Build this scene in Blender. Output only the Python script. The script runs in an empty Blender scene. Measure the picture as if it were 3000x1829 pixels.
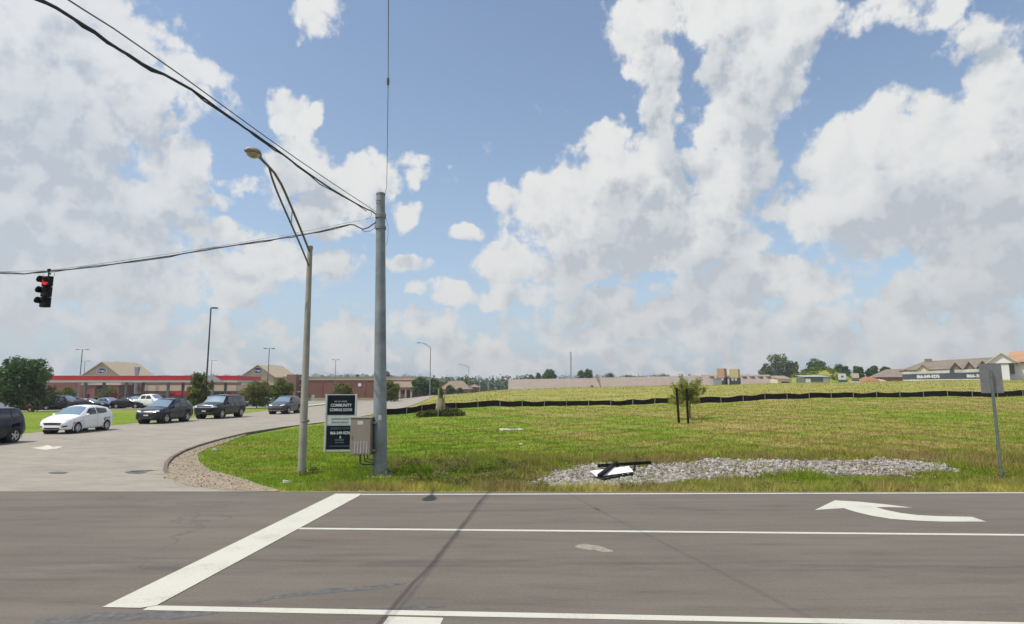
import bpy, bmesh, math, random
import numpy as np
from mathutils import Vector, Matrix
from mathutils.bvhtree import BVHTree
R = math.radians
random.seed(7)
rng = np.random.default_rng(7)
SC = bpy.context.scene
COL = SC.collection

# ------------------------------------------------------------------ camera
CAM_H, PITCH, FPX = 2.6, R(7.04), 1765.0      # eye height of a car roof camera; focal length in pixels of the 3000 px photo
cam_d = bpy.data.cameras.new('camera'); cam = bpy.data.objects.new('camera', cam_d); COL.objects.link(cam)
cam.location = (0, 0, CAM_H); cam.rotation_euler = (R(90) + PITCH, 0, 0)
cam_d.sensor_width = 36; cam_d.lens = 36 * FPX / 3000; cam_d.clip_start = 0.1; cam_d.clip_end = 20000
SC.camera = cam
SC.view_settings.view_transform = 'Standard'; SC.view_settings.look = 'None'
SC.view_settings.exposure = 0.0; SC.view_settings.gamma = 1.0
COSP, SINP = math.cos(PITCH), math.sin(PITCH)
def ray(px, py):
    xc, yc = (px - 1500) / FPX, (914.5 - py) / FPX
    return xc, COSP - SINP * yc, SINP + COSP * yc
def G(px, py, z=0.0):                # point on the plane z under a pixel of the photo
    x, y, zz = ray(px, py); t = (z - CAM_H) / zz
    return Vector((x * t, y * t, z))
def A(px, py, Y):                    # point at distance Y (world y) under a pixel
    x, y, zz = ray(px, py); t = Y / y
    return Vector((x * t, Y, CAM_H + zz * t))
def azel(px, py):
    x, y, z = ray(px, py)
    return math.atan2(x, y), math.atan2(z, math.hypot(x, y))

# ------------------------------------------------------------------ sun and sky
SUN = Vector((-0.495, -0.20, 1.0)).normalized()
sun_d = bpy.data.lights.new('sun', 'SUN'); sun = bpy.data.objects.new('sun', sun_d); COL.objects.link(sun)
sun_d.energy = 4.6; sun_d.angle = R(0.53); sun_d.color = (1.0, 0.955, 0.88)
sun.rotation_euler = SUN.to_track_quat('Z', 'Y').to_euler(); sun.location = (-30, -10, 60)

W = bpy.data.worlds.new('World'); SC.world = W; W.use_nodes = True
SKY_STRENGTH, CLOUD_LIT, CLOUD_DARK, HAZE_COL = 0.15, (.84, .845, .835, 1), (.47, .52, .585, 1), (.36, .445, .57, 1)
nt = W.node_tree; nt.nodes.clear()
class NT:
    def __init__(s, t): s.t = t
    def n(s, typ, **kw):
        d = s.t.nodes.new(typ)
        for k, v in kw.items(): setattr(d, k, v)
        return d
    def l(s, a, b): s.t.links.new(a, b)
    def put(s, sock, v):
        if isinstance(v, bpy.types.NodeSocket): s.t.links.new(v, sock)
        else: sock.default_value = v
    def math(s, op, a, b=0.0, c=0.0, clamp=False):
        d = s.n('ShaderNodeMath', operation=op, use_clamp=clamp)
        s.put(d.inputs[0], a); s.put(d.inputs[1], b); s.put(d.inputs[2], c); return d.outputs[0]
    def vmath(s, op, a, b=(0, 0, 0), scale=None):
        d = s.n('ShaderNodeVectorMath', operation=op); s.put(d.inputs[0], a); s.put(d.inputs[1], b)
        if scale is not None: s.put(d.inputs[3], scale)
        return d.outputs[1] if op in ('LENGTH', 'DOT_PRODUCT', 'DISTANCE') else d.outputs[0]
    def mix(s, f, a, b, blend='MIX'):
        d = s.n('ShaderNodeMix', data_type='RGBA', blend_type=blend)
        s.put(d.inputs[0], f); s.put(d.inputs[6], a); s.put(d.inputs[7], b); return d.outputs[2]
    def smooth(s, v, a, b, lo=0.0, hi=1.0):
        d = s.n('ShaderNodeMapRange', interpolation_type='SMOOTHSTEP')
        s.put(d.inputs[0], v); d.inputs[1].default_value = a; d.inputs[2].default_value = b
        d.inputs[3].default_value = lo; d.inputs[4].default_value = hi; return d.outputs[0]
    def noise(s, vec, scale, detail=4, rough=0.55, dist=0.0, typ='FBM', color=False, dim='3D'):
        d = s.n('ShaderNodeTexNoise', noise_dimensions=dim, noise_type=typ)
        s.put(d.inputs['Vector'], vec); s.put(d.inputs['Scale'], scale); d.inputs['Detail'].default_value = detail
        d.inputs['Roughness'].default_value = rough; d.inputs['Distortion'].default_value = dist
        return d.outputs['Color' if color else 'Fac']
    def ramp(s, f, stops, interp='LINEAR'):
        d = s.n('ShaderNodeValToRGB'); s.put(d.inputs[0], f); e = d.color_ramp.elements; d.color_ramp.interpolation = interp
        while len(e) < len(stops): e.new(0.5)
        for i, (p, c) in enumerate(stops): e[i].position = p; e[i].color = (*c, 1) if len(c) == 3 else c
        return d.outputs[0]

# clouds where the photograph has them: display pixels (2464 wide) x, y, rx, ry, turn, thickness
CLOUDS = [
 (1455,345,75,62,0,.9),(1330,500,120,120,20,1),(1480,470,170,130,0,1),(1570,420,75,120,0,1),(1450,560,250,100,0,1.05),(1690,540,120,110,0,1),
 (1320,645,200,60,0,.8),(1210,655,100,48,0,.6),(1590,230,72,150,-12,.75),(1550,90,95,140,0,.75),(1680,20,200,70,0,.6),(1860,60,130,140,25,.85),
 (1820,190,110,130,20,.95),(1775,330,80,150,8,.95),(1735,440,85,110,0,.95),(1680,280,55,38,0,.32),(1610,610,280,60,0,.95),(1510,662,110,46,0,.6),
 (2240,340,250,95,22,1),(2130,300,90,60,40,.75),(2385,235,70,80,0,.85),(2210,435,290,95,8,1.1),(2060,490,170,60,0,.9),(2440,420,120,190,0,1),(1850,478,95,42,-10,.5),
 (2290,560,270,80,0,.85),(2400,660,170,90,0,.8),(1790,690,150,62,0,.75),(1930,660,150,66,0,.75),(1690,745,120,60,0,.6),(1450,745,80,44,0,.6),(1500,800,230,50,0,.55),
 (1800,790,330,80,0,.6),(2140,760,120,46,0,.65),(2240,705,100,40,25,.65),(2330,800,220,70,0,.55),(1120,557,58,30,0,.5),(1000,636,68,32,0,.6),(1080,715,80,48,0,.65),
 (1250,715,150,46,0,.5),(1320,770,130,44,0,.5),(985,412,62,30,0,.45),(1080,448,40,24,0,.35),(965,500,50,32,0,.45),
 (70,200,300,260,0,.8),(60,430,240,150,0,.85),(170,540,260,120,0,.85),(260,480,160,90,0,.8),(300,390,90,60,0,.55),(445,345,62,52,0,.8),(430,420,85,80,0,.75),
 (440,165,88,48,20,.5),(120,60,260,120,0,.75),(685,275,55,66,0,.85),(745,300,46,44,0,.8),(730,400,95,90,0,.8),(830,440,110,50,-15,.65),(790,510,140,60,0,.65),
 (615,450,80,22,0,.3),(515,490,80,26,-12,.45),(560,570,90,38,0,.55),(650,635,140,48,0,.6),(480,665,220,60,0,.6),(180,660,260,80,0,.7),(800,620,80,70,0,.5),
 (565,722,70,32,0,.55),(370,772,80,28,0,.5),(655,775,40,34,0,.45),(200,800,230,54,0,.5),(900,790,170,46,0,.4),(1060,800,140,40,0,.4),(560,800,190,46,0,.4),
 (790,40,70,40,0,.3),(2400,90,110,60,30,.45),(2260,0,170,36,0,.5),(1900,800,240,60,0,.5),(1230,610,70,46,0,.5),(1255,455,60,36,25,.4),
]
KPX = FPX / 1.21753
def cloud_blobs(g, P, grow=1.06):
    acc, src = None, P
    for i, (cx, cy, rx, ry, rot, s) in enumerate(CLOUDS):
        a, e = azel(cx * 1.21753, cy * 1.21753)
        kx, ky = KPX / (rx * grow), KPX / (ry * grow)
        if i % 8 == 7:                           # work the clouds out in turn, a few at a time
            m_ = g.n('ShaderNodeVectorMath', operation='MULTIPLY_ADD'); g.l(acc, m_.inputs[0]); m_.inputs[1].default_value = (1e-7, 1e-7, 0)
            g.l(P, m_.inputs[2]); src = m_.outputs[0]
        d = g.n('ShaderNodeVectorMath', operation='MULTIPLY_ADD'); g.l(src, d.inputs[0])
        d.inputs[1].default_value = (kx, ky, 0); d.inputs[2].default_value = (-a * kx, -e * ky, 0)
        v = g.math('MULTIPLY_ADD', g.vmath('DOT_PRODUCT', d.outputs[0], d.outputs[0]), -s, s)
        acc = v if acc is None else g.math('SMOOTH_MAX', acc, v, 0.12)
    return acc
s = NT(nt)
tc = s.n('ShaderNodeTexCoord'); dirv = tc.outputs['Generated']
sep = s.n('ShaderNodeSeparateXYZ'); s.l(dirv, sep.inputs[0])
az = s.math('ARCTAN2', sep.outputs[0], sep.outputs[1]); el = s.math('ARCSINE', sep.outputs[2])
cmb = s.n('ShaderNodeCombineXYZ'); s.l(az, cmb.inputs[0]); s.l(el, cmb.inputs[1]); P = cmb.outputs[0]
def centred(scale, detail, rough, k, vec=P): return s.vmath('SCALE', s.vmath('SUBTRACT', s.noise(vec, scale, detail, rough, color=True, dim='2D'), (.5, .5, .5)), scale=k)
Pw = s.vmath('ADD', s.vmath('ADD', P, centred(8, 1, .5, .08)), centred(30, 2, .55, .022))
blob = cloud_blobs(s, Pw)
side = s.smooth(s.math('ABSOLUTE', az), .85, 1.2)   # the rest of the sky, beside and behind, gets scattered clouds of its own
gen = s.math('MULTIPLY', s.math('SUBTRACT', s.noise(P, 2.6, 2, .5, dim='2D'), .47), 5.0)
blob = s.math('MAXIMUM', s.math('MAXIMUM', blob, -.6), s.math('SUBTRACT', gen, s.math('MULTIPLY', s.math('SUBTRACT', 1.0, side), 6.0)))
LIT = (-.016, .026, 0)
def puffs(vec):                                     # rounded heads and wisps
    a = s.math('ABSOLUTE', s.math('MULTIPLY_ADD', s.noise(vec, 17, 3, .5, dim='2D'), 2.0, -1.0))
    return s.math('MULTIPLY_ADD', a, .9, s.math('MULTIPLY_ADD', s.noise(vec, 13, 8, .62, dim='2D'), 2.2, -1.25))
p0 = puffs(P)
low = s.smooth(el, .03, .20, .36, -.6)                # far banks of cloud run together low over the horizon
blob = s.math('SMOOTH_MAX', blob, s.math('MULTIPLY_ADD', s.noise(s.vmath('MULTIPLY', P, (1, 2.2, 1)), 6.0, 3, .5, dim='2D'), 2.1, s.math('ADD', low, -1.10)), .10)
f0 = s.math('MULTIPLY_ADD', p0, .78, blob)
veil = s.smooth(az, -.70, -.22, .86, .97)             # the big bank on the left is thin and hazy
alpha = s.math('MULTIPLY', s.smooth(f0, .03, .44), veil)
# sunlit heads and grey undersides: how much cloud lies between here and the sun
p1 = puffs(s.vmath('ADD', P, LIT))
up = cloud_blobs(s, s.vmath('ADD', Pw, (-.022, .090, 0)))
fine = s.smooth(s.math('SUBTRACT', p1, p0), -.30, .60, 0, 1)
deep = s.smooth(s.math('MULTIPLY_ADD', p1, .55, up), .0, 1.0)
hz = s.math('POWER', 2.718, s.math('MULTIPLY', s.math('MAXIMUM', el, 0.0), -5.0))   # paler and flatter towards the horizon
shade = s.math('MULTIPLY_ADD', fine, s.math('MULTIPLY_ADD', deep, .50, .24), s.math('MULTIPLY', deep, .62), clamp=True)
shade = s.math('MULTIPLY', shade, s.math('MULTIPLY', s.math('MULTIPLY_ADD', hz, -.20, 1.0), s.smooth(az, -.70, -.22, .92, 1.0)))
cloud = s.mix(shade, CLOUD_LIT, CLOUD_DARK)
sky = s.n('ShaderNodeTexSky', sky_type='NISHITA', sun_disc=False, sun_elevation=math.asin(SUN.z),
          sun_rotation=math.atan2(SUN.x, SUN.y), altitude=200, air_density=1.0, dust_density=1.0, ozone_density=2.0)
skyc = s.mix(1.0, s.vmath('SCALE', sky.outputs[0], scale=SKY_STRENGTH), (1.32, 1.22, 1.10, 1), 'MULTIPLY')
skyc = s.mix(s.math('MULTIPLY', hz, .94), skyc, HAZE_COL)
cl2 = s.mix(s.math('MULTIPLY', hz, .74), cloud, (.53, .54, .555, 1))
b1 = s.n('ShaderNodeBackground'); s.l(skyc, b1.inputs[0]); b2 = s.n('ShaderNodeBackground'); s.l(cl2, b2.inputs[0])
mx = s.n('ShaderNodeMixShader'); s.l(alpha, mx.inputs[0]); s.l(b1.outputs[0], mx.inputs[1]); s.l(b2.outputs[0], mx.inputs[2])
ow = s.n('ShaderNodeOutputWorld'); s.l(mx.outputs[0], ow.inputs[0])
W.cycles.sampling_method = 'MANUAL'; W.cycles.sample_map_resolution = 512
SC.cycles.max_bounces = 6; SC.cycles.transparent_max_bounces = 8
SC.cycles.use_denoising = True
# ------------------------------------------------------------------ helpers
def mat(name, col, rough=.7, metal=0.0, var=.12, scale=6.0, bump=0.0, bscale=40.0, spec=.5, emit=None, col2=None):
    m = bpy.data.materials.new(name); m.use_nodes = True; t = m.node_tree; b = t.nodes['Principled BSDF']
    b.inputs['Roughness'].default_value = rough; b.inputs['Metallic'].default_value = metal
    b.inputs['Specular IOR Level'].default_value = spec
    k = NT(t); tcn = k.n('ShaderNodeTexCoord').outputs['Object']
    if var > 0 or col2:
        lo = tuple(c * (1 - var) for c in col); hi = tuple(min(1, c * (1 + var)) for c in (col2 or col))
        f = k.noise(tcn, scale, 5, .6)
        k.l(k.ramp(f, [(.32, lo), (.68, hi)]), b.inputs['Base Color'])
    else: b.inputs['Base Color'].default_value = (*col, 1)
    if bump:
        d = k.n('ShaderNodeBump'); d.inputs['Strength'].default_value = bump; d.inputs['Distance'].default_value = .02
        k.l(k.noise(tcn, bscale, 4, .6), d.inputs['Height']); k.l(d.outputs[0], b.inputs['Normal'])
    if emit: b.inputs['Emission Color'].default_value = (*emit[0], 1); b.inputs['Emission Strength'].default_value = emit[1]
    return m
class MB:
    """collects faces; build() links them as ONE mesh object"""
    def __init__(s): s.v, s.f, s.m = [], [], []
    def add(s, vs, fs, mi=0):
        o = len(s.v); s.v += [tuple(v) for v in vs]; s.f += [tuple(i + o for i in f) for f in fs]; s.m += [mi] * len(fs); return s
    def box(s, x0, y0, z0, x1, y1, z1, mi=0, rot=None, at=(0, 0, 0)):
        vs = [(x, y, z) for z in (z0, z1) for y in (y0, y1) for x in (x0, x1)]
        if rot is not None: vs = [tuple(rot @ Vector(v) + Vector(at)) for v in vs]
        return s.add(vs, [(0, 2, 3, 1), (4, 5, 7, 6), (0, 1, 5, 4), (2, 6, 7, 3), (0, 4, 6, 2), (1, 3, 7, 5)], mi)
    def bar(s, p, q, w, h=None, mi=0):            # a square bar from p to q
        p, q = Vector(p), Vector(q); h = h or w; d = (q - p); L = d.length
        r = d.to_track_quat('Z', 'Y').to_matrix()
        return s.box(-w / 2, -h / 2, 0, w / 2, h / 2, L, mi, r, p)
    def tube(s, pts, r, n=8, mi=0, cap=True):
        pts = [Vector(p) for p in pts]; rs = r if isinstance(r, (list, tuple)) else [r] * len(pts)
        vs, fs = [], []; up = None
        for i, p in enumerate(pts):
            t = (pts[min(i + 1, len(pts) - 1)] - pts[max(i - 1, 0)]).normalized()
            if up is None: up = Vector((0, 0, 1)) if abs(t.z) < .9 else Vector((0, 1, 0))
            a = t.cross(up).normalized(); b = a.cross(t).normalized(); up = b
            for j in range(n):
                w = 2 * math.pi * j / n; vs.append(p + (a * math.cos(w) + b * math.sin(w)) * rs[i])
        for i in range(len(pts) - 1):
            for j in range(n):
                a, b = i * n + j, i * n + (j + 1) % n; fs.append((a, b, b + n, a + n))
        if cap: fs += [tuple(range(n))[::-1], tuple(range((len(pts) - 1) * n, len(pts) * n))]
        return s.add(vs, fs, mi)
    def lathe(s, prof, n=16, mi=0, at=(0, 0, 0), rot=None, cap=True):   # profile (r, z) turned about z
        vs = []
        for r, z in prof:
            for j in range(n):
                w = 2 * math.pi * j / n; v = Vector((r * math.cos(w), r * math.sin(w), z))
                if rot is not None: v = rot @ v
                vs.append(v + Vector(at))
        fs = [(i * n + j, i * n + (j + 1) % n, (i + 1) * n + (j + 1) % n, (i + 1) * n + j) for i in range(len(prof) - 1) for j in range(n)]
        if cap: fs += [tuple(range(n))[::-1], tuple(range((len(prof) - 1) * n, len(prof) * n))]
        return s.add(vs, fs, mi)
    def prism(s, poly, h0, h1, mi=0):              # polygon in xy, from z h0 to h1
        n = len(poly); vs = [(x, y, h0) for x, y in poly] + [(x, y, h1) for x, y in poly]
        return s.add(vs, [tuple(range(n))[::-1], tuple(range(n, 2 * n))] + [(i, (i + 1) % n, n + (i + 1) % n, n + i) for i in range(n)], mi)
    def build(s, name, mats, parent=None, smooth=False, bevel=0):
        me = bpy.data.meshes.new(name); me.from_pydata([tuple(v) for v in s.v], [], s.f); me.update()
        mats = mats if isinstance(mats, (list, tuple)) else [mats]
        for m in mats: me.materials.append(m)
        if len(mats) > 1: me.polygons.foreach_set('material_index', s.m)
        if smooth: me.polygons.foreach_set('use_smooth', [True] * len(me.polygons))
        if bevel or smooth:
            b = bmesh.new(); b.from_mesh(me); bmesh.ops.recalc_face_normals(b, faces=b.faces)
            if bevel: bmesh.ops.bevel(b, geom=[e for e in b.edges if len(e.link_faces) == 2 and e.calc_face_angle(0) > .6], offset=bevel, segments=2, affect='EDGES', profile=.5)
            b.to_mesh(me); b.free()
        if smooth and hasattr(me, 'set_sharp_from_angle'): me.set_sharp_from_angle(angle=R(40))
        o = bpy.data.objects.new(name, me); COL.objects.link(o)
        if parent is not None: o.parent = parent
        return o
def tag(o, label=None, cat=None, group=None, kind=None):
    for k, v in (('label', label), ('category', cat), ('group', group), ('kind', kind)):
        if v: o[k] = v
    return o
def thing(name, label, cat, loc=(0, 0, 0), rz=0.0, group=None):
    o = bpy.data.objects.new(name, None); COL.objects.link(o); o.location = loc; o.rotation_euler = (0, 0, rz); o.empty_display_size = .2
    return tag(o, label, cat, group)
def copy_tree(o, parent=None):
    c = o.copy(); COL.objects.link(c)
    if parent is not None: c.parent = parent
    for ch in list(o.children): copy_tree(ch, c)
    return c
def text_mesh(mb, body, size, o, u, v, mi=0, align='CENTER', depth=.004, sx=1.0, bold=0.0):
    """lettering laid on the plane through o with axes u (right) and v (up)"""
    cu = bpy.data.curves.new('lettering', 'FONT'); cu.body = body; cu.size = size; cu.align_x = align; cu.align_y = 'CENTER'; cu.extrude = 0; cu.offset = bold; cu.resolution_u = 3
    ob = bpy.data.objects.new('lettering', cu); COL.objects.link(ob)
    me = bpy.data.meshes.new_from_object(ob.evaluated_get(bpy.context.evaluated_depsgraph_get()))
    u, v, o = Vector(u), Vector(v), Vector(o); n = u.cross(v)
    mb.add([o + u * (p.co.x * sx) + v * p.co.y + n * depth for p in me.vertices], [tuple(p.vertices) for p in me.polygons], mi)
    bpy.data.objects.remove(ob); bpy.data.curves.remove(cu); bpy.data.meshes.remove(me)

# ------------------------------------------------------------------ terrain
TC = np.array([-1500, -700, 0, 600, 1000, 1150, 1300, 1500, 1700, 2000, 2400, 2836, 3500, 5200], float)
TD = np.array([-300, 16, 30, 45, 62, 80, 115, 150, 200, 400, 900, 3500], float)
TZ = np.array([
 [0]*14, [0]*14,
 [0, 0, 0, 0, 0, 0, 0, .0, .05, .12, .22, .3, .4, .4],
 [-.1, -.1, -.05, 0, 0, 0, .08, .2, .3, .5, .75, .95, 1.0, 1.0],
 [-.25, -.2, -.2, -.15, -.05, 0, .15, .35, .5, .9, 1.25, 1.57, 1.7, 1.7],
 [-.7, -.7, -.65, -.3, -.12, 0, .45, 1.0, 1.3, 1.7, 2.1, 2.5, 2.7, 2.7],
 [-1.1, -1.1, -1.1, -.8, -.4, -.15, 1.0, 2.0, 2.45, 2.8, 3.4, 3.8, 4, 4],
 [-1.5, -1.5, -1.5, -1.3, -1.1, -.9, .3, 1.7, 2.15, 2.5, 3.2, 3.7, 4, 4],
 [-2, -2, -2, -2, -2, -2, -1.6, -.2, .3, .8, 2.2, 3.0, 3.5, 3.5],
 [-5, -5, -5, -5, -5, -5, -5, -4, -3.5, -3, -1, 0, 1, 1],
 [-8]*14, [-9]*14], float)
TZ[10, 8:] = -5
# heights of the fence line (62 m), of the field behind it (80 m) and of its crest (115 m), read off the photo
_c = [1150, 1300, 1500, 1700, 2000, 2400, 2836, 3500, 5200]
for _row, _y in ((62, [1207, 1196, 1191, 1189, 1182, 1166, 1160, 1145, 1145]), (80, [1191, 1176, 1166, 1161, 1155, 1143, 1136, 1126, 1126]), (115, [1174, 1158, 1143, 1136, 1131, 1122, 1115, 1108, 1108]), (150, [1172, 1158, 1145, 1139, 1133, 1124, 1117, 1110, 1110])):
    TZ[list(TD).index(_row), 5:] = [A(1500, y, _row).z for y in _y]
_T = np.gradient(TZ, TD, axis=0)
def ground_z(X, Y):
    X = np.asarray(X, float); Y = np.asarray(Y, float); shp = np.broadcast(X, Y).shape
    X, Y = np.broadcast_to(X, shp).ravel(), np.broadcast_to(Y, shp).ravel()
    c = np.clip(1500 + 1765 * X / np.maximum(Y, 12), TC[0], TC[-1]); d = np.clip(Y, TD[0], TD[-1])
    i = np.clip(np.searchsorted(TD, d, side='right') - 1, 0, len(TD) - 2); j = np.clip(np.searchsorted(TC, c, side='right') - 1, 0, len(TC) - 2)
    h = TD[i + 1] - TD[i]; t = (d - TD[i]) / h; w = (c - TC[j]) / (TC[j + 1] - TC[j]); w = w * w * (3 - 2 * w)
    def row(a): return a[0] * (1 - w) + a[1] * w
    z0, z1 = row((TZ[i, j], TZ[i, j + 1])), row((TZ[i + 1, j], TZ[i + 1, j + 1]))
    m0, m1 = row((_T[i, j], _T[i, j + 1])), row((_T[i + 1, j], _T[i + 1, j + 1]))
    t2, t3 = t * t, t * t * t
    z = (2 * t3 - 3 * t2 + 1) * z0 + (t3 - 2 * t2 + t) * h * m0 + (-2 * t3 + 3 * t2) * z1 + (t3 - t2) * h * m1
    # the shallow ditch beside the road, and a soft unevenness in the meadow
    z = z - .22 * np.exp(-((Y - 18.6) / 1.7) ** 2) * np.clip((X + 2.5) / 3.5, 0, 1) * np.clip((16 - X) / 5, 0, 1)
    un = .05 * np.sin(X * .9 + 1.3 * np.sin(Y * .31)) * np.sin(Y * .7 + X * .2) + .03 * np.sin(X * 2.3 + Y * 1.1) + .025 * np.sin(Y * 2.9 - X * 1.7)
    z = z + un * np.clip((Y - 17) / 6, 0, 1) * np.clip((X + 10) / 6, 0, 1) * np.clip((160 - Y) / 60, 0, 1)
    return z.reshape(shp)
def gz(x, y): return float(ground_z(x, y))
def on(px, D):                         # ground point at distance D (world y) in the direction of photo column px
    X = (px - 1500) / FPX * (D * COSP - CAM_H * SINP); return Vector((X, D, gz(X, D)))
def hit(px, py):                       # where the ray through a pixel meets the terrain
    x, y, z = ray(px, py); t = 5.0
    for _ in range(4000):
        if CAM_H + z * t <= gz(x * t, y * t): break
        t += .02 + t * .002
    return Vector((x * t, y * t, gz(x * t, y * t)))
def inside(X, Y, poly):
    r = np.zeros(np.broadcast(X, Y).shape, bool); n = len(poly)
    for i in range(n):
        (x0, y0), (x1, y1) = poly[i], poly[(i + 1) % n]
        if y0 == y1: continue
        c = ((y0 > Y) != (y1 > Y)) & (X < (x1 - x0) * (Y - y0) / (y1 - y0) + x0); r ^= c
    return r
# ------------------------------------------------------------------ ground, roads, markings
ROAD_Y = 15.43
def g2(px, py): p = G(px, py); return (p.x, p.y)
kerb_line = [g2(*p) for p in [(486, 1394), (477, 1378), (481, 1362), (497, 1345), (530, 1326), (575, 1309), (640, 1290), (720, 1271), (830, 1253), (950, 1237)]]
kerb_line += [(-13.3, 50), (-12.9, 60), (-12.6, 75), (-12.8, 90), (-13.6, 105), (-14.6, 116)]
apron = [g2(*p) for p in [(790, 1440), (725, 1434), (603, 1424), (540, 1409)]]
SIDE_R = [(apron[0][0], ROAD_Y)] + apron[1:] + kerb_line
SIDE_L = [(-42, ROAD_Y), (-33, 17.5), (-29.5, 21), (-28, 26), (-27.2, 33), (-26.8, 42), (-27.4, 60), (-28, 78), (-28, 116)]
side_poly = SIDE_R + SIDE_L[::-1]
lot_poly = [(-260, 80), (-28.2, 80), (-28.2, 112), (-13.8, 112), (-14.3, 116), (-9, 126), (-8, 184), (-260, 184)]

def grass_mat(name, wild):
    m = bpy.data.materials.new(name); m.use_nodes = True; t = m.node_tree; b = t.nodes['Principled BSDF']; k = NT(t)
    P = k.n('ShaderNodeTexCoord').outputs['Object']
    xy = k.vmath('MULTIPLY', P, (1, 1, 0))
    big = k.noise(xy, .09, 4, .6); mid = k.noise(k.vmath('MULTIPLY', P, (.45, 1, 0)), .42, 5, .62); fine = k.noise(xy, 3.2, 5, .7)
    v = k.math('ADD', k.math('MULTIPLY', mid, .62), k.math('MULTIPLY', big, .38))
    sp_ = k.n('ShaderNodeSeparateXYZ'); k.l(P, sp_.inputs[0])
    east = k.smooth(k.math('MULTIPLY_ADD', sp_.outputs[1], .10, sp_.outputs[0]), -4, 16, -.03, .07)   # drier towards the building site
    v = k.math('ADD', v, east)
    c = k.ramp(v, [(.30, (.092, .162, .010)), (.43, (.140, .218, .014)), (.52, (.185, .228, .028)), (.60, (.250, .225, .062)), (.72, (.29, .225, .09))])
    f = k.ramp(fine, [(.25, (.55, .55, .5)), (.5, (.95, .97, .9)), (.75, (1.4, 1.36, 1.25))])
    c = k.mix(1.0, c, f, 'MULTIPLY')
    far = k.smooth(sp_.outputs[1], 64, 70)
    cf = k.mix(k.smooth(mid, .40, .68), (.215, .235, .045, 1), (.30, .255, .085, 1))            # the rough field past the fence: yellow-green
    c = k.mix(k.math('MULTIPLY', far, k.smooth(k.math('MULTIPLY_ADD', sp_.outputs[1], .16, sp_.outputs[0]), -4, 2)), c, cf)
    raw = k.smooth(k.noise(k.vmath('MULTIPLY', P, (.30, 1, 0)), .55, 5, .65), .50, .62)   # raw orange subsoil in patches behind the fence
    raw = k.math('MULTIPLY', raw, k.math('MULTIPLY', k.smooth(sp_.outputs[1], 62.5, 64), k.smooth(sp_.outputs[1], 84, 70)))
    c = k.mix(k.math('MULTIPLY', raw, .7), c, (.34, .205, .10, 1))
    soil = k.smooth(k.noise(k.vmath('MULTIPLY', P, (.5, 1, 0)), .30, 6, .66), .60, .68)
    soil = k.math('MULTIPLY', soil, k.smooth(k.math('MULTIPLY_ADD', sp_.outputs[1], .2, sp_.outputs[0]), 2, 12))
    c = k.mix(k.math('MULTIPLY', soil, .75), c, (.25, .155, .075, 1))
    # the scuffed bank along the ditch: bare reddish earth and dead stalks
    band_ = k.math('MULTIPLY', k.smooth(sp_.outputs[1], 18.6, 20.2), k.smooth(sp_.outputs[1], 25.5, 21.5)); band_ = k.math('MULTIPLY', band_, k.smooth(sp_.outputs[0], -4.5, -.5))
    scuff = k.smooth(k.noise(k.vmath('MULTIPLY', P, (.55, 1, 0)), .9, 5, .65), .44, .62)
    c = k.mix(k.math('MULTIPLY', k.math('MULTIPLY', band_, scuff), .80), c, (.235, .150, .075, 1))
    verge_ = k.math('MULTIPLY', k.smooth(sp_.outputs[1], 16.5, 15.6), k.smooth(k.noise(xy, 1.3, 4, .6), .40, .62)); c = k.mix(k.math('MULTIPLY', verge_, .6), c, (.34, .30, .10, 1))
    tan = k.smooth(k.noise(k.vmath('MULTIPLY', P, (.35, 1, 0)), .16, 5, .62), .52, .66); tan = k.math('MULTIPLY', tan, k.smooth(k.math('MULTIPLY_ADD', sp_.outputs[1], .2, sp_.outputs[0]), 4, 14)); c = k.mix(k.math('MULTIPLY', tan, .5), c, (.34, .27, .11, 1))
    k.l(c, b.inputs['Base Color']); b.inputs['Roughness'].default_value = .95; b.inputs['Specular IOR Level'].default_value = .15
    d = k.n('ShaderNodeBump'); d.inputs['Strength'].default_value = .9; d.inputs['Distance'].default_value = .09
    k.l(k.noise(xy, 5.0, 6, .72), d.inputs['Height']); k.l(d.outputs[0], b.inputs['Normal'])
    return m
M_GRASS = grass_mat('meadow_grass', 0)
def axis(parts):
    out = []
    for a, b, st in parts: out += list(np.arange(a, b, st))
    return np.array(out + [parts[-1][1]])
gx = axis([(-1500, -800, 175), (-800, -260, 60), (-260, -60, 8), (-60, -34, 1.5), (-34, 34, .6), (34, 70, 1.2), (70, 260, 8), (260, 800, 60), (800, 1500, 175)])
gy = axis([(-380, -20, 60), (-20, 14, 4), (14, 40, .5), (40, 72, .8), (72, 130, 1.6), (130, 260, 6), (260, 900, 40), (900, 1100, 50)])
XX, YY = np.meshgrid(gx, gy); ZZ = ground_z(XX, YY)
def soften(mask):                                   # the ground dips below the roads laid on it
    k = mask.astype(float); return k
dip = np.zeros_like(ZZ); dip[YY < ROAD_Y - .3] = 1
dip = np.maximum(dip, soften(inside(XX, YY, side_poly))); dip = np.maximum(dip, soften(inside(XX, YY, lot_poly)))
ZZ = ZZ - .10 * dip - .01
nx, ny = len(gx), len(gy)
me = bpy.data.meshes.new('ground')
idx = np.arange(nx * ny).reshape(ny, nx)
quads = np.stack([idx[:-1, :-1], idx[:-1, 1:], idx[1:, 1:], idx[1:, :-1]], -1).reshape(-1, 4)
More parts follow.
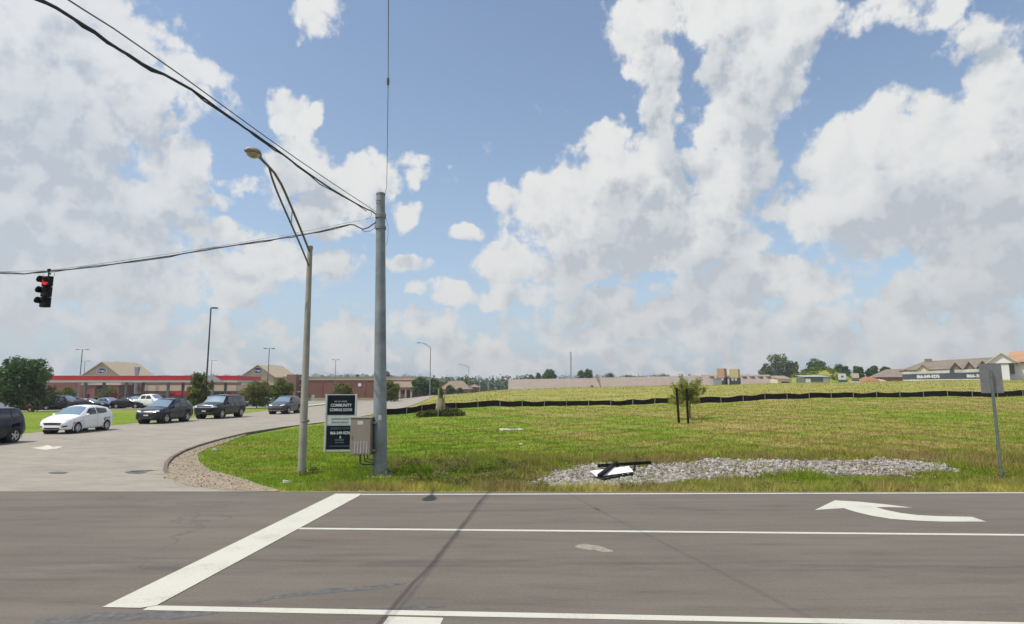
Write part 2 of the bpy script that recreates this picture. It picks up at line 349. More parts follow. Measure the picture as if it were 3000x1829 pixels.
def np_mesh(name, V, F, k, smooth=True):
    me = bpy.data.meshes.new(name); me.vertices.add(len(V)); me.vertices.foreach_set('co', np.ascontiguousarray(V, np.float32).ravel())
    me.loops.add(len(F) * k); me.loops.foreach_set('vertex_index', np.ascontiguousarray(F, np.int32).ravel())
    me.polygons.add(len(F)); me.polygons.foreach_set('loop_start', np.arange(0, len(F) * k, k, dtype=np.int32)); me.polygons.foreach_set('loop_total', np.full(len(F), k, np.int32))
    me.polygons.foreach_set('use_smooth', np.full(len(F), smooth)); me.update(); me.validate(); return me
me = np_mesh('ground', np.stack([XX, YY, ZZ], -1).reshape(-1, 3), quads, 4)
me.materials.append(M_GRASS); ground = bpy.data.objects.new('ground', me); COL.objects.link(ground); tag(ground, kind='structure')

def drape(name, poly, lift, m, step=1.0, ymax_step=None, parent=None):
    """a sheet with the given outline laid over the terrain"""
    b = bmesh.new(); vs = [b.verts.new((x, y, 0)) for x, y in poly]; f = b.faces.new(vs)
    xs = [p[0] for p in poly]; ys = [p[1] for p in poly]
    bmesh.ops.triangulate(b, faces=[f])
    for lo, hi, n in ((min(xs), max(xs), Vector((1, 0, 0))), (min(ys), max(ys), Vector((0, 1, 0)))):
        c = lo + step
        while c < hi:
            bmesh.ops.bisect_plane(b, geom=b.verts[:] + b.edges[:] + b.faces[:], plane_co=n * c, plane_no=n, dist=1e-4)
            c += step if not ymax_step else step + (c - lo) * ymax_step
    co = np.array([v.co[:] for v in b.verts]); z = ground_z(co[:, 0], co[:, 1])
    for v, q in zip(b.verts, z): v.co.z = q + lift
    bmesh.ops.recalc_face_normals(b, faces=b.faces)
    if sum(f.normal.z for f in b.faces) < 0: bmesh.ops.reverse_faces(b, faces=b.faces)
    me = bpy.data.meshes.new(name); b.to_mesh(me); b.free(); me.materials.append(m)
    o = bpy.data.objects.new(name, me); COL.objects.link(o)
    if parent: o.parent = parent
    return o

def asphalt(name, base, warm, crack=0.0, streak=.10):
    m = bpy.data.materials.new(name); m.use_nodes = True; t = m.node_tree; b = t.nodes['Principled BSDF']; k = NT(t)
    P = k.n('ShaderNodeTexCoord').outputs['Object']
    lo, hi = tuple(c * .82 for c in base), tuple(c * 1.16 for c in base)
    v = k.math('ADD', k.math('MULTIPLY', k.noise(k.vmath('MULTIPLY', P, (streak, 1, 1)), 1.1, 5, .6), .6), k.math('MULTIPLY', k.noise(P, .28, 4, .6), .4))
    c = k.ramp(v, [(.30, lo), (.70, hi)])
    ag = k.noise(P, 95, 3, .75); c = k.mix(1.0, c, k.ramp(ag, [(.3, (.72, .72, .73)), (.7, (1.28, 1.27, 1.24))]), 'MULTIPLY')
    worn = k.noise(k.vmath('MULTIPLY', P, (streak * .55, 1, 1)), 3.3, 6, .72)          # tyre marks and dark streaks along the lanes
    c = k.mix(1.0, c, k.ramp(worn, [(.30, (.74, .74, .75)), (.46, (.98, .98, .98)), (.70, (1.10, 1.09, 1.07))]), 'MULTIPLY')
    sy_ = k.n('ShaderNodeSeparateXYZ'); k.l(P, sy_.inputs[0])
    if streak < .5:                                  # oil-darkened middles of the lanes, polished wheel paths, old patches
        wv_ = k.math('MULTIPLY_ADD', k.noise(k.vmath('MULTIPLY', P, (.12, .6, 1)), 1.0, 3, .5), 1.1, k.math('ADD', sy_.outputs[1], -.55))
        for yc_, wd_, am in ((9.15, .75, .55), (13.3, .65, .30), (4.6, .8, .5)):
            bnd = k.smooth(k.math('ABSOLUTE', k.math('ADD', wv_, -yc_)), wd_, .05); ragged = k.smooth(k.noise(k.vmath('MULTIPLY', P, (.22, 1.6, 1)), 2.1, 7, .75), .42, .66)
            c = k.mix(k.math('MULTIPLY', k.math('MULTIPLY', bnd, ragged), am), c, (.062, .055, .050, 1))
        spot = k.smooth(k.noise(k.vmath('MULTIPLY', P, (.6, 1, 1)), 4.2, 5, .7), .66, .74); c = k.mix(k.math('MULTIPLY', spot, .45), c, (.07, .064, .058, 1))
    grain = k.noise(P, 22, 6, .85); c = k.mix(1.0, c, k.ramp(grain, [(.30, (.80, .80, .80)), (.5, (1, 1, 1)), (.70, (1.18, 1.17, 1.15))]), 'MULTIPLY')
    pale = k.smooth(k.noise(k.vmath('MULTIPLY', P, (.3, 1, 1)), 2.4, 6, .7), .66, .80)
    c = k.mix(k.math('MULTIPLY', pale, .35), c, (*warm, 1))
    if crack:
        w = k.n('ShaderNodeTexVoronoi', feature='DISTANCE_TO_EDGE'); w.inputs['Scale'].default_value = .16
        k.l(k.vmath('ADD', P, k.vmath('SCALE', k.noise(P, .8, 4, .6, color=True), scale=2.2)), w.inputs['Vector'])
        ln = k.math('MULTIPLY', k.smooth(w.outputs['Distance'], .0, .010, 1, 0), k.smooth(k.noise(P, .22, 2, .5), .48, .6))
        c = k.mix(k.math('MULTIPLY', ln, crack), c, (.05, .05, .05, 1))
    k.l(c, b.inputs['Base Color']); b.inputs['Roughness'].default_value = .88; b.inputs['Specular IOR Level'].default_value = .3
    d = k.n('ShaderNodeBump'); d.inputs['Strength'].default_value = .35; d.inputs['Distance'].default_value = .006
    k.l(ag, d.inputs['Height']); k.l(d.outputs[0], b.inputs['Normal'])
    return m
M_ROAD = asphalt('road_asphalt', (.130, .113, .095), (.23, .20, .17), .35, .22)
M_SIDE = asphalt('worn_pale_asphalt', (.275, .250, .210), (.36, .335, .28), .5, .6)
M_LOT = asphalt('parking_asphalt', (.25, .235, .205), (.34, .32, .28), 0, .6)
road = MB().add([(-400, -60, 0), (400, -60, 0), (400, ROAD_Y + .04, 0), (-3.0, ROAD_Y, 0), (-400, ROAD_Y, 0)], [(0, 1, 2, 3, 4)]).build('road', M_ROAD); tag(road, kind='structure')
side = drape('side_street', side_poly, .004, M_SIDE, .8, .03); tag(side, kind='structure')
lot = drape('parking_lot', lot_poly, .02, M_LOT, 6); tag(lot, kind='structure')

# paint
def paint_mat(name, col, wear):
    m = bpy.data.materials.new(name); m.use_nodes = True; t = m.node_tree; b = t.nodes['Principled BSDF']; k = NT(t)
    P = k.n('ShaderNodeTexCoord').outputs['Object']
    n1 = k.noise(P, 45, 5, .75); n2 = k.noise(P, 1.6, 4, .6)
    f = k.smooth(k.math('ADD', k.math('MULTIPLY', n1, .6), k.math('MULTIPLY', n2, .4)), .52 + wear, .66 + wear)
    chip = k.smooth(k.noise(P, 18, 6, .8), .60, .68); f = k.math('MAXIMUM', f, k.math('MULTIPLY', chip, k.smooth(n2, .42, .60)))
    c = k.mix(k.math('MULTIPLY', f, .75), (*col, 1), (.20, .185, .16, 1))
    c = k.mix(k.smooth(n2, .45, .7, 0, .22), c, (.52, .50, .42, 1))
    k.l(c, b.inputs['Base Color']); b.inputs['Roughness'].default_value = .75; return m
M_PAINT = paint_mat('white_road_paint', (.48, .47, .40), -.01)
M_OLD = paint_mat('worn_road_paint', (.62, .60, .52), -.10)
LIFT = .004
def strip(name, pts_a, pts_b, m=M_PAINT, z=LIFT, parent=road):
    vs = [(x, y, z) for x, y in pts_a] + [(x, y, z) for x, y in pts_b]; n = len(pts_a)
    return MB().add(vs, [(i, i + 1, n + i + 1, n + i) for i in range(n - 1)]).build(name, m, parent)
def line_px(name, a, b, w, ext=0, **k):             # a painted line between two photo points, w metres wide, carried on past b
    p, q = Vector(g2(*a)), Vector(g2(*b)); d = (q - p).normalized(); nrm = Vector((-d.y, d.x)) * w / 2; q2 = q + d * ext
    return strip(name, [p + nrm, q2 + nrm], [p - nrm, q2 - nrm], **k)
line_px('edge_line', (1058, 1449.5), (3000, 1444.5), .125, 60)
line_px('lane_line', (868, 1549), (3000, 1568), .125, 60)
line_px('centre_line', (430, 1781.5), (3000, 1832), .15, 60)
line_px('median_line', (1128, 1822), (1292, 1826.5), .30)
# stop line with an angled foot, turn arrow from its outline
stop = [g2(*p) for p in [(983, 1447.5), (1059, 1447.5), (1052, 1454), (460, 1775), (412, 1783), (299, 1781), (330, 1766)]]
MB().add([(x, y, LIFT * 2) for x, y in stop], [tuple(range(len(stop)))[::-1]]).build('stop_line', M_PAINT, road)
arrow_px = [(2387, 1495), (2446, 1466.5), (2520, 1471), (2600, 1479), (2672, 1488), (2600, 1486.5), (2566, 1487), (2596, 1495), (2640, 1504), (2690, 1510), (2745, 1513), (2848, 1515), (2890, 1529), (2760, 1529), (2680, 1526), (2610, 1521), (2550, 1511), (2505, 1500), (2472, 1489.5)]
pa = [g2(*p) for p in arrow_px]
b = bmesh.new(); fvs = [b.verts.new((x, y, LIFT)) for x, y in pa]; ff = b.faces.new(fvs); bmesh.ops.triangulate(b, faces=[ff])
for f in b.faces:
    if f.normal.z < 0: f.normal_flip()
me = bpy.data.meshes.new('turn_arrow'); b.to_mesh(me); b.free(); me.materials.append(M_PAINT)
o = bpy.data.objects.new('turn_arrow', me); COL.objects.link(o); o.parent = road
# marks on the carriageway: two thin strips darker than the road, a dark puddle of oil by the centre line, a scuff of pale paint
def blob_px(name, pts, m, z=LIFT * .5, parent=road):
    ps = [g2(*p) for p in pts]; n = len(ps); c = (sum(p[0] for p in ps) / n, sum(p[1] for p in ps) / n)
    vs = [(x, y, z) for x, y in ps] + [(*c, z)]
    o = MB().add(vs, [(n, (i + 1) % n, i) for i in range(n)]).build(name, m, parent)
    if o.data.polygons[0].normal.z < 0: o.data.flip_normals()
    return o
M_DARK_MARK = mat('dark_road_mark', (.092, .088, .084), .8, var=.35, scale=9)
M_OIL = mat('oil_stained_asphalt', (.085, .078, .070), .8, var=.45, scale=6)
M_SCUFF = mat('pale_scuffed_paint', (.235, .21, .165), .85, var=.35, scale=14)
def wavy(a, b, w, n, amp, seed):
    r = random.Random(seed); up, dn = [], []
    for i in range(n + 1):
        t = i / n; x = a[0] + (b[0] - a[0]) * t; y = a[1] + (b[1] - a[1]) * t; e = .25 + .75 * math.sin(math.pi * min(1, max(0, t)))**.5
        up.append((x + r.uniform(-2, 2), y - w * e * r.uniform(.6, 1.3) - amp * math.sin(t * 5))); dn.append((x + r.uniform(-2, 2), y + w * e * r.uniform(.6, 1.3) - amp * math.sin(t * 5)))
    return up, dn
def wavy_strip(name, a, b, w, n, amp, seed, m):
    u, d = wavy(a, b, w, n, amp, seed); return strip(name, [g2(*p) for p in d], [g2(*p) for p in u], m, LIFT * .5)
wavy_strip('dark_strip', (690, 1772), (1190, 1703), 6, 14, 6, 3, M_DARK_MARK)
wavy_strip('dark_strip', (100, 1822), (640, 1793), 13, 12, 3, 4, M_DARK_MARK)
wavy_strip('oil_stain', (1005, 1786), (1310, 1780), 8, 12, -5, 5, M_OIL)
wavy_strip('paint_scuff', (1685, 1602), (1795, 1612), 8, 8, 3, 6, M_SCUFF)
blob_px('manhole_cover', [(364, 1384), (390, 1381.5), (420, 1383), (430, 1386), (408, 1389), (374, 1388)], M_DARK_MARK, .012, side)
blob_px('tar_patch', [(140, 1386), (170, 1383), (200, 1385), (190, 1389), (150, 1389)], M_DARK_MARK, .012, side)
M_FADE = mat('faded_street_paint', (.52, .48, .39), .85, var=.25, scale=5)
blob_px('faded_arrow', [(92, 1313), (120, 1310), (140, 1305), (155, 1310), (185, 1309), (165, 1316), (130, 1319)], M_FADE, .012, side)

# kerb on the corner, bare gravelly earth behind it
M_KERB = mat('shaded_kerb_concrete', (.13, .105, .08), .9, var=.4, scale=3, bump=.4)  # darkened brown: the kerb's shadow line is put into the base colour
def kerb(name, line, w, h, m, label=None):
    mb = MB(); n = len(line); vs = []
    for i, (x, y) in enumerate(line):
        a = Vector(line[max(i - 1, 0)]); b_ = Vector(line[min(i + 1, n - 1)]); d = (b_ - a).normalized(); nr = Vector((d.y, -d.x)); z = gz(x, y); e = min(1, i / 2, (n - 1 - i) / 2 + .2)
        for off, hh in ((0, -.05), (.0, h * e), (w, h * e), (w, -.05)): vs.append((x + nr.x * off, y + nr.y * off, z + hh))
    fs = [(i * 4 + j, i * 4 + (j + 1) % 4, i * 4 + 4 + (j + 1) % 4, i * 4 + 4 + j) for i in range(n - 1) for j in range(4)]
    o = mb.add(vs, fs + [(0, 1, 2, 3), (n * 4 - 1, n * 4 - 2, n * 4 - 3, n * 4 - 4)]).build(name, m, smooth=False)
    b = bmesh.new(); b.from_mesh(o.data); bmesh.ops.recalc_face_normals(b, faces=b.faces); b.to_mesh(o.data); b.free(); return tag(o, kind='structure')
kerb('kerb', kerb_line[:10], .12, .075, M_KERB)
M_DIRT = bpy.data.materials.new('gravelly_earth'); M_DIRT.use_nodes = True
k = NT(M_DIRT.node_tree); b = M_DIRT.node_tree.nodes['Principled BSDF']; P_ = k.n('ShaderNodeTexCoord').outputs['Object']
c = k.ramp(k.noise(P_, 2.2, 5, .65), [(.3, (.17, .12, .07)), (.5, (.265, .21, .14)), (.7, (.345, .29, .21))])
vv = k.n('ShaderNodeTexVoronoi'); k.l(P_, vv.inputs['Vector']); vv.inputs['Scale'].default_value = 22
c = k.mix(.55, c, k.ramp(k.n('ShaderNodeSeparateColor').outputs[0], [(0, (.15, .11, .07)), (1, (.40, .345, .26))]))
sc_ = [n for n in M_DIRT.node_tree.nodes if n.type == 'SEPARATE_COLOR'][0]; k.l(vv.outputs['Color'], sc_.inputs[0])
k.l(c, b.inputs['Base Color']); b.inputs['Roughness'].default_value = .95
d = k.n('ShaderNodeBump'); d.inputs['Strength'].default_value = .8; d.inputs['Distance'].default_value = .03; k.l(vv.outputs['Distance'], d.inputs['Height']); k.l(d.outputs[0], b.inputs['Normal'])
r_ = random.Random(5)
lawn_edge = [(700, 1281), (655, 1297), (603, 1313), (584, 1332), (577, 1350), (594, 1367), (618, 1380), (668, 1391), (728, 1407), (770, 1422), (812, 1436)]
dirt_px = [(816, 1440.6), (786, 1441), (720, 1439), (655, 1436), (590, 1428), (548, 1423), (505, 1405), (478, 1399)]
dirt_poly = [g2(*p) for p in dirt_px] + [(x + .12, y + .02) for x, y in kerb_line[1:8]] + [g2(x + r_.uniform(-6, 6), y + r_.uniform(-2, 2)) for x, y in lawn_edge]
dirt = drape('dirt_verge', dirt_poly, .010, M_DIRT, .6); tag(dirt, kind='structure')
# ------------------------------------------------------------------ poles, wires, signals, signs
M_GALV = mat('galvanised_steel', (.215, .24, .245), .5, .3, var=.30, scale=1.6, bump=.15, bscale=14)
M_GALV_D = mat('weathered_steel', (.20, .21, .21), .6, .3, var=.2, scale=5)
M_BLACK = mat('black_rubber', (.016, .016, .018), .6, var=0)
M_CONC = mat('concrete', (.46, .43, .37), .9, var=.2, scale=4, bump=.3)
M_LAMPPOLE = mat('dull_aluminium_pole', (.31, .295, .25), .6, .15, var=.22, scale=1.6)
M_LAMPARM = mat('dull_bronze_arm', (.16, .15, .12), .6, .2, var=.15)
def plane_ray(px, py, p1, p2):       # photo ray against the upright plane through plan points p1 and p2
    x, y, z = ray(px, py); dx, dy = p2[0] - p1[0], p2[1] - p1[1]
    t = (p1[0] * dy - p1[1] * dx) / (x * dy - y * dx); return Vector((x * t, y * t, CAM_H + z * t))
# --- strain pole
pb = G(1113, 1395); ptop = A(1115.5, 567, pb.y)
H = ptop.z; PX, PY = pb.x, pb.y
sp_t = thing('signal_pole', 'thick grey galvanised steel pole carrying the span wires beside the road', 'pole', (PX, PY, 0))
lean = ptop.x - PX
def pole_at(z): return Vector((lean * z / H, 0, z))
MB().tube([pole_at(z) for z in (0.06, 2, 4, 6, H - .02)], [.215, .193, .172, .152, .132], 20).build('shaft', M_GALV, sp_t, smooth=True)
MB().lathe([(.0, H + .03), (.10, H + .025), (.14, H - .005), (.14, H - .06)], 20, at=(lean, 0, 0), cap=False).build('cap', M_GALV_D, sp_t, smooth=True)
for zz in (H - .26, H - .34): MB().lathe([(.137, zz), (.142, zz + .004), (.142, zz + .02), (.137, zz + .024)], 20, at=pole_at(zz) * Vector((1, 1, 0)) if False else (lean, 0, 0), cap=False).build('band', M_LAMPPOLE, sp_t)
zc = A(1113, 632, PY).z
MB().lathe([(.15, zc - .09), (.165, zc - .08), (.165, zc + .05), (.15, zc + .06)], 20, at=(lean * zc / H, 0, 0), cap=False).build('clamp', M_GALV_D, sp_t)
zc2 = A(1113, 668, PY).z
MB().lathe([(.152, zc2 - .05), (.168, zc2 - .045), (.168, zc2 + .045), (.152, zc2 + .05)], 20, at=(lean * zc2 / H, 0, 0), cap=False).build('clamp', M_GALV_D, sp_t)
MB().box(-.29, -.29, .03, .29, .29, .07).build('base_plate', M_GALV_D, sp_t, bevel=.008)
for sx in (-1, 1):
    for sy in (-1, 1): MB().lathe([(.035, .07), (.035, .10), (.022, .10), (.022, .16)], 6, at=(sx * .235, sy * .235, 0)).build('anchor_bolt', M_GALV_D, sp_t)
MB().box(-.36, -.38, -.2, .36, .38, .03).build('footing', M_CONC, sp_t, bevel=.02)
MB().box(-.05, -.222, 1.62, .05, -.2, 1.76).build('number_plate', mat('pole_number_plate', (.40, .40, .36), .5, var=.1), sp_t)
MB().box(-.07, -.228, .45, .07, -.19, .70).build('hand_hole_cover', M_GALV, sp_t, bevel=.006)

# --- street lamp on the corner: leaning truss arm reaching out over the road
lb = G(884, 1388); ltop = A(908.5, 722, lb.y)
sl = thing('street_lamp', 'tall pale street lamp with long double arm reaching over the road', 'street lamp', (lb.x, lb.y, 0))
def L(p): return p - Vector((lb.x, lb.y, 0))
MB().tube([(0, 0, -.05), L(ltop).lerp(Vector((0, 0, 0)), .5), L(ltop)], [.125, .10, .078], 14).build('pole', M_LAMPPOLE, sl, smooth=True)
MB().lathe([(.083, -.10), (.090, -.08), (.090, 0), (.05, .03), (0, .035)], 14, at=L(ltop), cap=False).build('pole_cap', M_LAMPPOLE, sl, smooth=True)
MB().lathe([(.126, 1.52), (.132, 1.53), (.132, 1.58), (.126, 1.59)], 14, at=(.03, 0, 0), cap=False).build('band', M_GALV_D, sl)
hy = 12.75; hp = A(735, 442, hy)
plan = ((lb.x, lb.y), (hp.x, hp.y))
plan = ((ltop.x, ltop.y), plan[1])
up_px = [(906, 735), (880, 670), (856, 613), (838, 570), (824, 540), (804, 507), (782, 483), (762, 463)]
lo_px = [(905, 779), (880, 718), (849, 648), (826, 596), (808, 553), (797, 522), (789, 494)]
upv = [L(plane_ray(*p, *plan)) for p in up_px]; lov = [L(plane_ray(*p, *plan)) for p in lo_px]
MB().tube(upv, .032, 10).build('arm', M_LAMPARM, sl, smooth=True)
MB().tube(lov, .026, 10).build('arm', M_LAMPARM, sl, smooth=True)
MB().tube([L(plane_ray(856, 618, *plan)), L(plane_ray(853, 656, *plan))], .014, 6).build('arm_strut', M_LAMPARM, sl)
# cobra head: flattened drop with a glass bowl underneath
hd = thing('lamp_head', None, None); hd.parent = sl; hd.location = upv[-1]
dr = (L(hp) - upv[-1]); dr.normalize(); rz_ = math.atan2(dr.x, -dr.y)
hd.rotation_euler = (-math.asin(dr.z), 0, rz_)
secs = [(.06, .045, .045), (.0, .045, .045), (-.12, .075, .07), (-.28, .125, .10), (-.45, .165, .115), (-.58, .165, .105), (-.70, .125, .075), (-.76, .05, .03)]
mb = MB(); vs = []
for y, rx, rzh in secs:
    for j in range(16):
        w = 2 * math.pi * j / 16; zz = math.sin(w) * rzh; vs.append((rx * math.cos(w), y, zz * (1.0 if zz > 0 else .35)))
mb.add(vs, [(i * 16 + j, i * 16 + (j + 1) % 16, i * 16 + 16 + (j + 1) % 16, i * 16 + 16 + j) for i in range(len(secs) - 1) for j in range(16)] + [tuple(range(16)), tuple(range((len(secs) - 1) * 16, len(secs) * 16))[::-1]])
hh = mb.build('lamp_housing', mat('olive_grey_casting', (.26, .25, .20), .6, .1, var=.12), hd, smooth=True)
bowl = MB(); vs = []
for q in range(5):
    a = q / 4 * math.pi / 2; rr = math.cos(a); zz = -.03 - math.sin(a) * .10
    for j in range(16):
        w = 2 * math.pi * j / 16; vs.append((.135 * rr * math.cos(w), -.50 + .20 * rr * math.sin(w), zz))
bowl.add(vs, [(i * 16 + j, i * 16 + (j + 1) % 16, i * 16 + 16 + (j + 1) % 16, i * 16 + 16 + j) for i in range(4) for j in range(16)])
bowl.build('lamp_glass', mat('amber_bowl_glass', (.40, .34, .20), .25, var=.2, spec=.6), hd, smooth=True)

# --- span wires
M_WIRE = mat('black_cable', (.022, .024, .032), .6, var=0)
M_STRAND = mat('grey_steel_strand', (.16, .17, .18), .5, .4, var=0)
pA = (PX, PY); pB = (PX - .80, PY - 12.5)
def cross_span(pts, r, name, label, m, tail, group=None):
    w = [plane_ray(*p, pA, pB) for p in pts]
    d = (w[-1] - w[-2]).normalized(); e = w[-1]
    for i in range(1, 9):                        # on over the road, rising again to the pole on the far corner
        t = i / 8; q = Vector((e.x + (pB[0] - pA[0]) / (pB[1] - pA[1]) * (-tail * t), e.y - tail * t, e.z + d.z * tail * .25 * t * (1 - t) + 1.9 * t * t)); w.append(q)
    return tag(MB().tube(w, r, 6).build(name, m, smooth=True), label, 'cable', group)
thick = [(1100, 627), (1088, 618), (1076, 614), (1038, 594), (1003, 573), (974, 556), (939, 533), (903, 508), (872, 486), (836, 458), (804, 434), (779, 417), (747, 394), (718, 376), (680, 348), (640, 320), (600, 290), (560, 262), (520, 240), (480, 218), (446, 203), (414, 186), (380, 163), (353, 148), (316, 124), (275, 92), (243, 73), (207, 50), (166, 24), (134, 8), (100, -10)]
cross_span(thick, .018, 'signal_cable', 'thick black cable bundle of the span running overhead from the grey pole', M_WIRE, 20)
cross_span([(x + (3 if i % 2 else -2), y + 4 + 3 * math.sin(i * 1.3)) for i, (x, y) in enumerate(thick)][2:], .011, 'signal_cable', 'thin black cable winding under the thick overhead bundle', M_WIRE, 20)
thin = [(1102, 621), (980, 541), (870, 466), (760, 388), (650, 308), (540, 228), (440, 158), (330, 82), (250, 32), (205, 3), (160, -24)]
cross_span(thin, .009, 'messenger_wire', 'thin steel strand just above the thick black overhead bundle', M_STRAND, 20)
SY = PY
def main_span(pts, r, name, label, m):
    w = [A(*p, SY) for p in pts]; d = (w[-1] - w[-2]); 
    e = w[-1]
    for i in range(1, 7): t = i / 6; w.append(Vector((e.x - 26 * t, e.y + .5 * t, e.z - .5 * t * (1 - t) * 4 * .6 + 1.8 * t * t)))
    return tag(MB().tube(w, r, 6).build(name, m, smooth=True), label, 'cable')
low = [(1104, 650), (1090, 659), (1079, 667), (1063, 672), (1048, 665), (1038, 659.5), (1025, 658), (983, 667), (935, 679), (888, 688), (856, 695), (824, 698), (792, 704), (760, 707), (700, 717), (632, 728), (600, 734), (550, 741), (500, 750), (399, 764), (341, 773), (290, 781), (240, 786), (200, 790), (160, 793), (114, 797), (71, 803), (30, 802), (0, 801), (-40, 802)]
main_span(low, .020, 'signal_cable', 'black cable sagging from the grey pole to the traffic light', M_WIRE)
main_span([(x, y + 4 * math.sin(i * 1.1)) for i, (x, y) in enumerate(low)][6:], .011, 'signal_cable', 'thin black cable lashed round the cable that carries the traffic light', M_WIRE)
main_span([(1098, 637), (900, 676), (700, 712), (500, 743), (300, 772), (140, 793), (0, 796), (-40, 798)], .008, 'messenger_wire', 'thin steel strand above the cable that carries the traffic light', M_STRAND)
# drip loops at the pole
tag(MB().tube([A(1100, 625, SY), A(1101, 645, SY), A(1098, 668, SY), A(1086, 677, SY), A(1068, 679, SY), A(1060, 674, SY)], .008, 6).build('drip_loop', M_WIRE, smooth=True), 'thin black loop of cable hanging left of the grey pole', 'cable')
tag(MB().tube([A(1088, 618, SY), A(1088, 632, SY), A(1081, 641, SY), A(1075, 640, SY)], .006, 6).build('drip_loop', M_WIRE, smooth=True), 'short black cable tail curling below the upper clamp of the grey pole', 'cable')
tag(MB().tube([A(1131, 640, SY), A(1137, 665, SY), A(1137, 690, SY), A(1133, 715, SY), A(1127, 722, SY)], .005, 6).build('drip_loop', M_WIRE, smooth=True), 'thin wire loop on the right side of the grey pole', 'cable')
# single wire coming over the camera
def over(px, py, z): x, y, zz = ray(px, py); t = (z - CAM_H) / zz; return Vector((x * t, y * t, z))
WIRE_R = .0105
wv = [A(1127, 572, PY - .02), A(1133, 548, PY - .6), over(1135, 420, 8.62), over(1136, 330, 8.68), over(1137, 262, 8.72), over(1137.5, 150, 8.8), over(1138, 0, 8.95)]
wv.append(wv[-1] + (wv[-1] - wv[-2]).normalized() * 22 + Vector((0, 0, -.4)))
gw = thing('span_wire', 'straight grey steel wire rising from the top of the grey pole', 'cable', wv[0])
MB().tube([p - wv[0] for p in wv], .0075, 6).build('wire', M_STRAND, gw, smooth=True)
ins = over(1137, 250, 8.725) - wv[0]; i2 = over(1137, 228, 8.735) - wv[0]
MB().tube([ins.lerp(i2, t) for t in (0, .15, .3, .5, .7, .85, 1)], [.012, .03, .022, .034, .022, .03, .012], 8).build('insulator', M_GALV_D, gw, smooth=True)

# --- traffic light
tl0 = A(143, 800, SY)
T = thing('traffic_light', 'black three lens traffic light showing red, hanging from the cable', 'traffic light', tl0, math.atan2(.62, .78) * -1)
T.rotation_euler = (0, R(1), R(-10)); T.scale = (.84, .84, .90)
M_HOUS = mat('black_green_housing', (.007, .010, .009), .75, var=.1, spec=.2)
hz0 = -.12
for k_ in range(3):
    z1 = hz0 - .355 * k_; z0 = z1 - .345
    MB().box(-.160, -.10, z0, .160, .08, z1).build('signal_section', M_HOUS, T, bevel=.02)
    vis = MB(); vs = []; n = 18                # cut-away visor
    for yy in (-.10, -.33):
        for j in range(n + 1):
            w = R(-20) + R(220) * j / n
            zz = math.sin(w) * .148; cut = yy if yy == -.10 else -.33 + max(0, -math.sin(w)) * .14
            vs.append((math.cos(w) * .148, cut, (z0 + z1) / 2 + zz))
    for r2 in (1,):
        vis.add(vs, [(j, j + 1, n + 2 + j, n + 1 + j) for j in range(n)])
    v = vis.build('visor', M_HOUS, T, smooth=True)
    sol = v.modifiers.new('thickness', 'SOLIDIFY'); sol.thickness = .006
    lm = mat('lit_red_lens', (.5, .01, .01), .3, var=0, emit=((1, .03, .035), .55)) if k_ == 0 else mat(('dark_amber_lens', 'dark_green_lens')[k_ - 1], ((.07, .035, .01), (.01, .03, .025))[k_ - 1], .25, var=0)
    MB().lathe([(0, 0.03), (.06, .026), (.11, .012), (.138, 0)], 20, at=(0, -.105, (z0 + z1) / 2), rot=Matrix.Rotation(R(90), 3, 'X'), cap=False).build('lens', lm, T, smooth=True)
MB().tube([(0, 0, -.13), (0, 0, .13)], .022, 8).build('hanger', M_HOUS, T)
MB().box(-.05, -.04, .08, .05, .04, .14).build('wire_clamp', M_HOUS, T, bevel=.01)
MB().box(-.01, -.03, -.06, .075, .03, -.005).build('terminal_box', M_HOUS, T, bevel=.01)
def loop(x0, x1, d): return [(x0 + (x1 - x0) * t, .02, .0 - d * math.sin(math.pi * t)) for t in [i / 10 for i in range(11)]]
MB().tube([(-.24, .02, -.03), (-.27, .02, -.09), (-.22, .02, -.15), (-.14, .02, -.12)], .006, 6).build('wire_loop', M_WIRE, T, smooth=True)
MB().tube([(.03, .02, -.10), (.13, .02, -.13), (.22, .02, -.11), (.24, .02, -.05), (.21, .02, 0)], .006, 6).build('wire_loop', M_WIRE, T, smooth=True)

# --- control cabinet on the pole
M_CAB = mat('taupe_painted_cabinet', (.235, .195, .165), .55, var=.10, scale=3)
cw = .60; cx = (1060 - 1500) / FPX * 17.55; cz0, cz1 = .63, 1.68
cab = thing('control_cabinet', 'taupe steel control cabinet fixed to the left of the grey pole', 'cabinet', (cx, PY - .36, 0))
MB().box(-cw / 2, 0, cz0, cw / 2, .34, cz1).build('body', M_CAB, cab, bevel=.012)
dr_ = MB().box(-cw / 2 + .015, -.022, cz0 + .02, cw / 2 - .015, -.002, cz1 - .02).build('door', mat('taupe_painted_door', (.26, .215, .18), .5, var=.10, scale=3), cab, bevel=.006)
MB().box(-cw / 2 + .03, -.04, cz0 + .5, -cw / 2 + .06, -.022, cz0 + .58).build('latch', M_GALV, dr_, bevel=.004)
lv = MB(); 
for i in range(5): lv.box(-.17 + i * .085, -.030, cz0 + .06, -.125 + i * .085, -.022, cz0 + .40)
lv.build('vent', mat('pale_vent_slats', (.36, .33, .33), .6, var=.15), dr_)
st = MB().box(-.085, -.0255, cz1 - .17, .06, -.0225, cz1 - .08, 0); text_mesh(st, 'A6', .085, (-.012, -.0256, cz1 - .125), (1, 0, 0), (0, 0, 1), 1, depth=.001)
st.build('number_sticker', [mat('white_sticker', (.70, .69, .66), .6, var=.05), mat('grey_sticker_ink', (.30, .29, .28), .6, var=0)], dr_)
MB().box(-cw / 2 - .02, -.03, cz1 + .001, cw / 2 + .02, .36, cz1 + .035).build('lid', M_CAB, cab, bevel=.006)
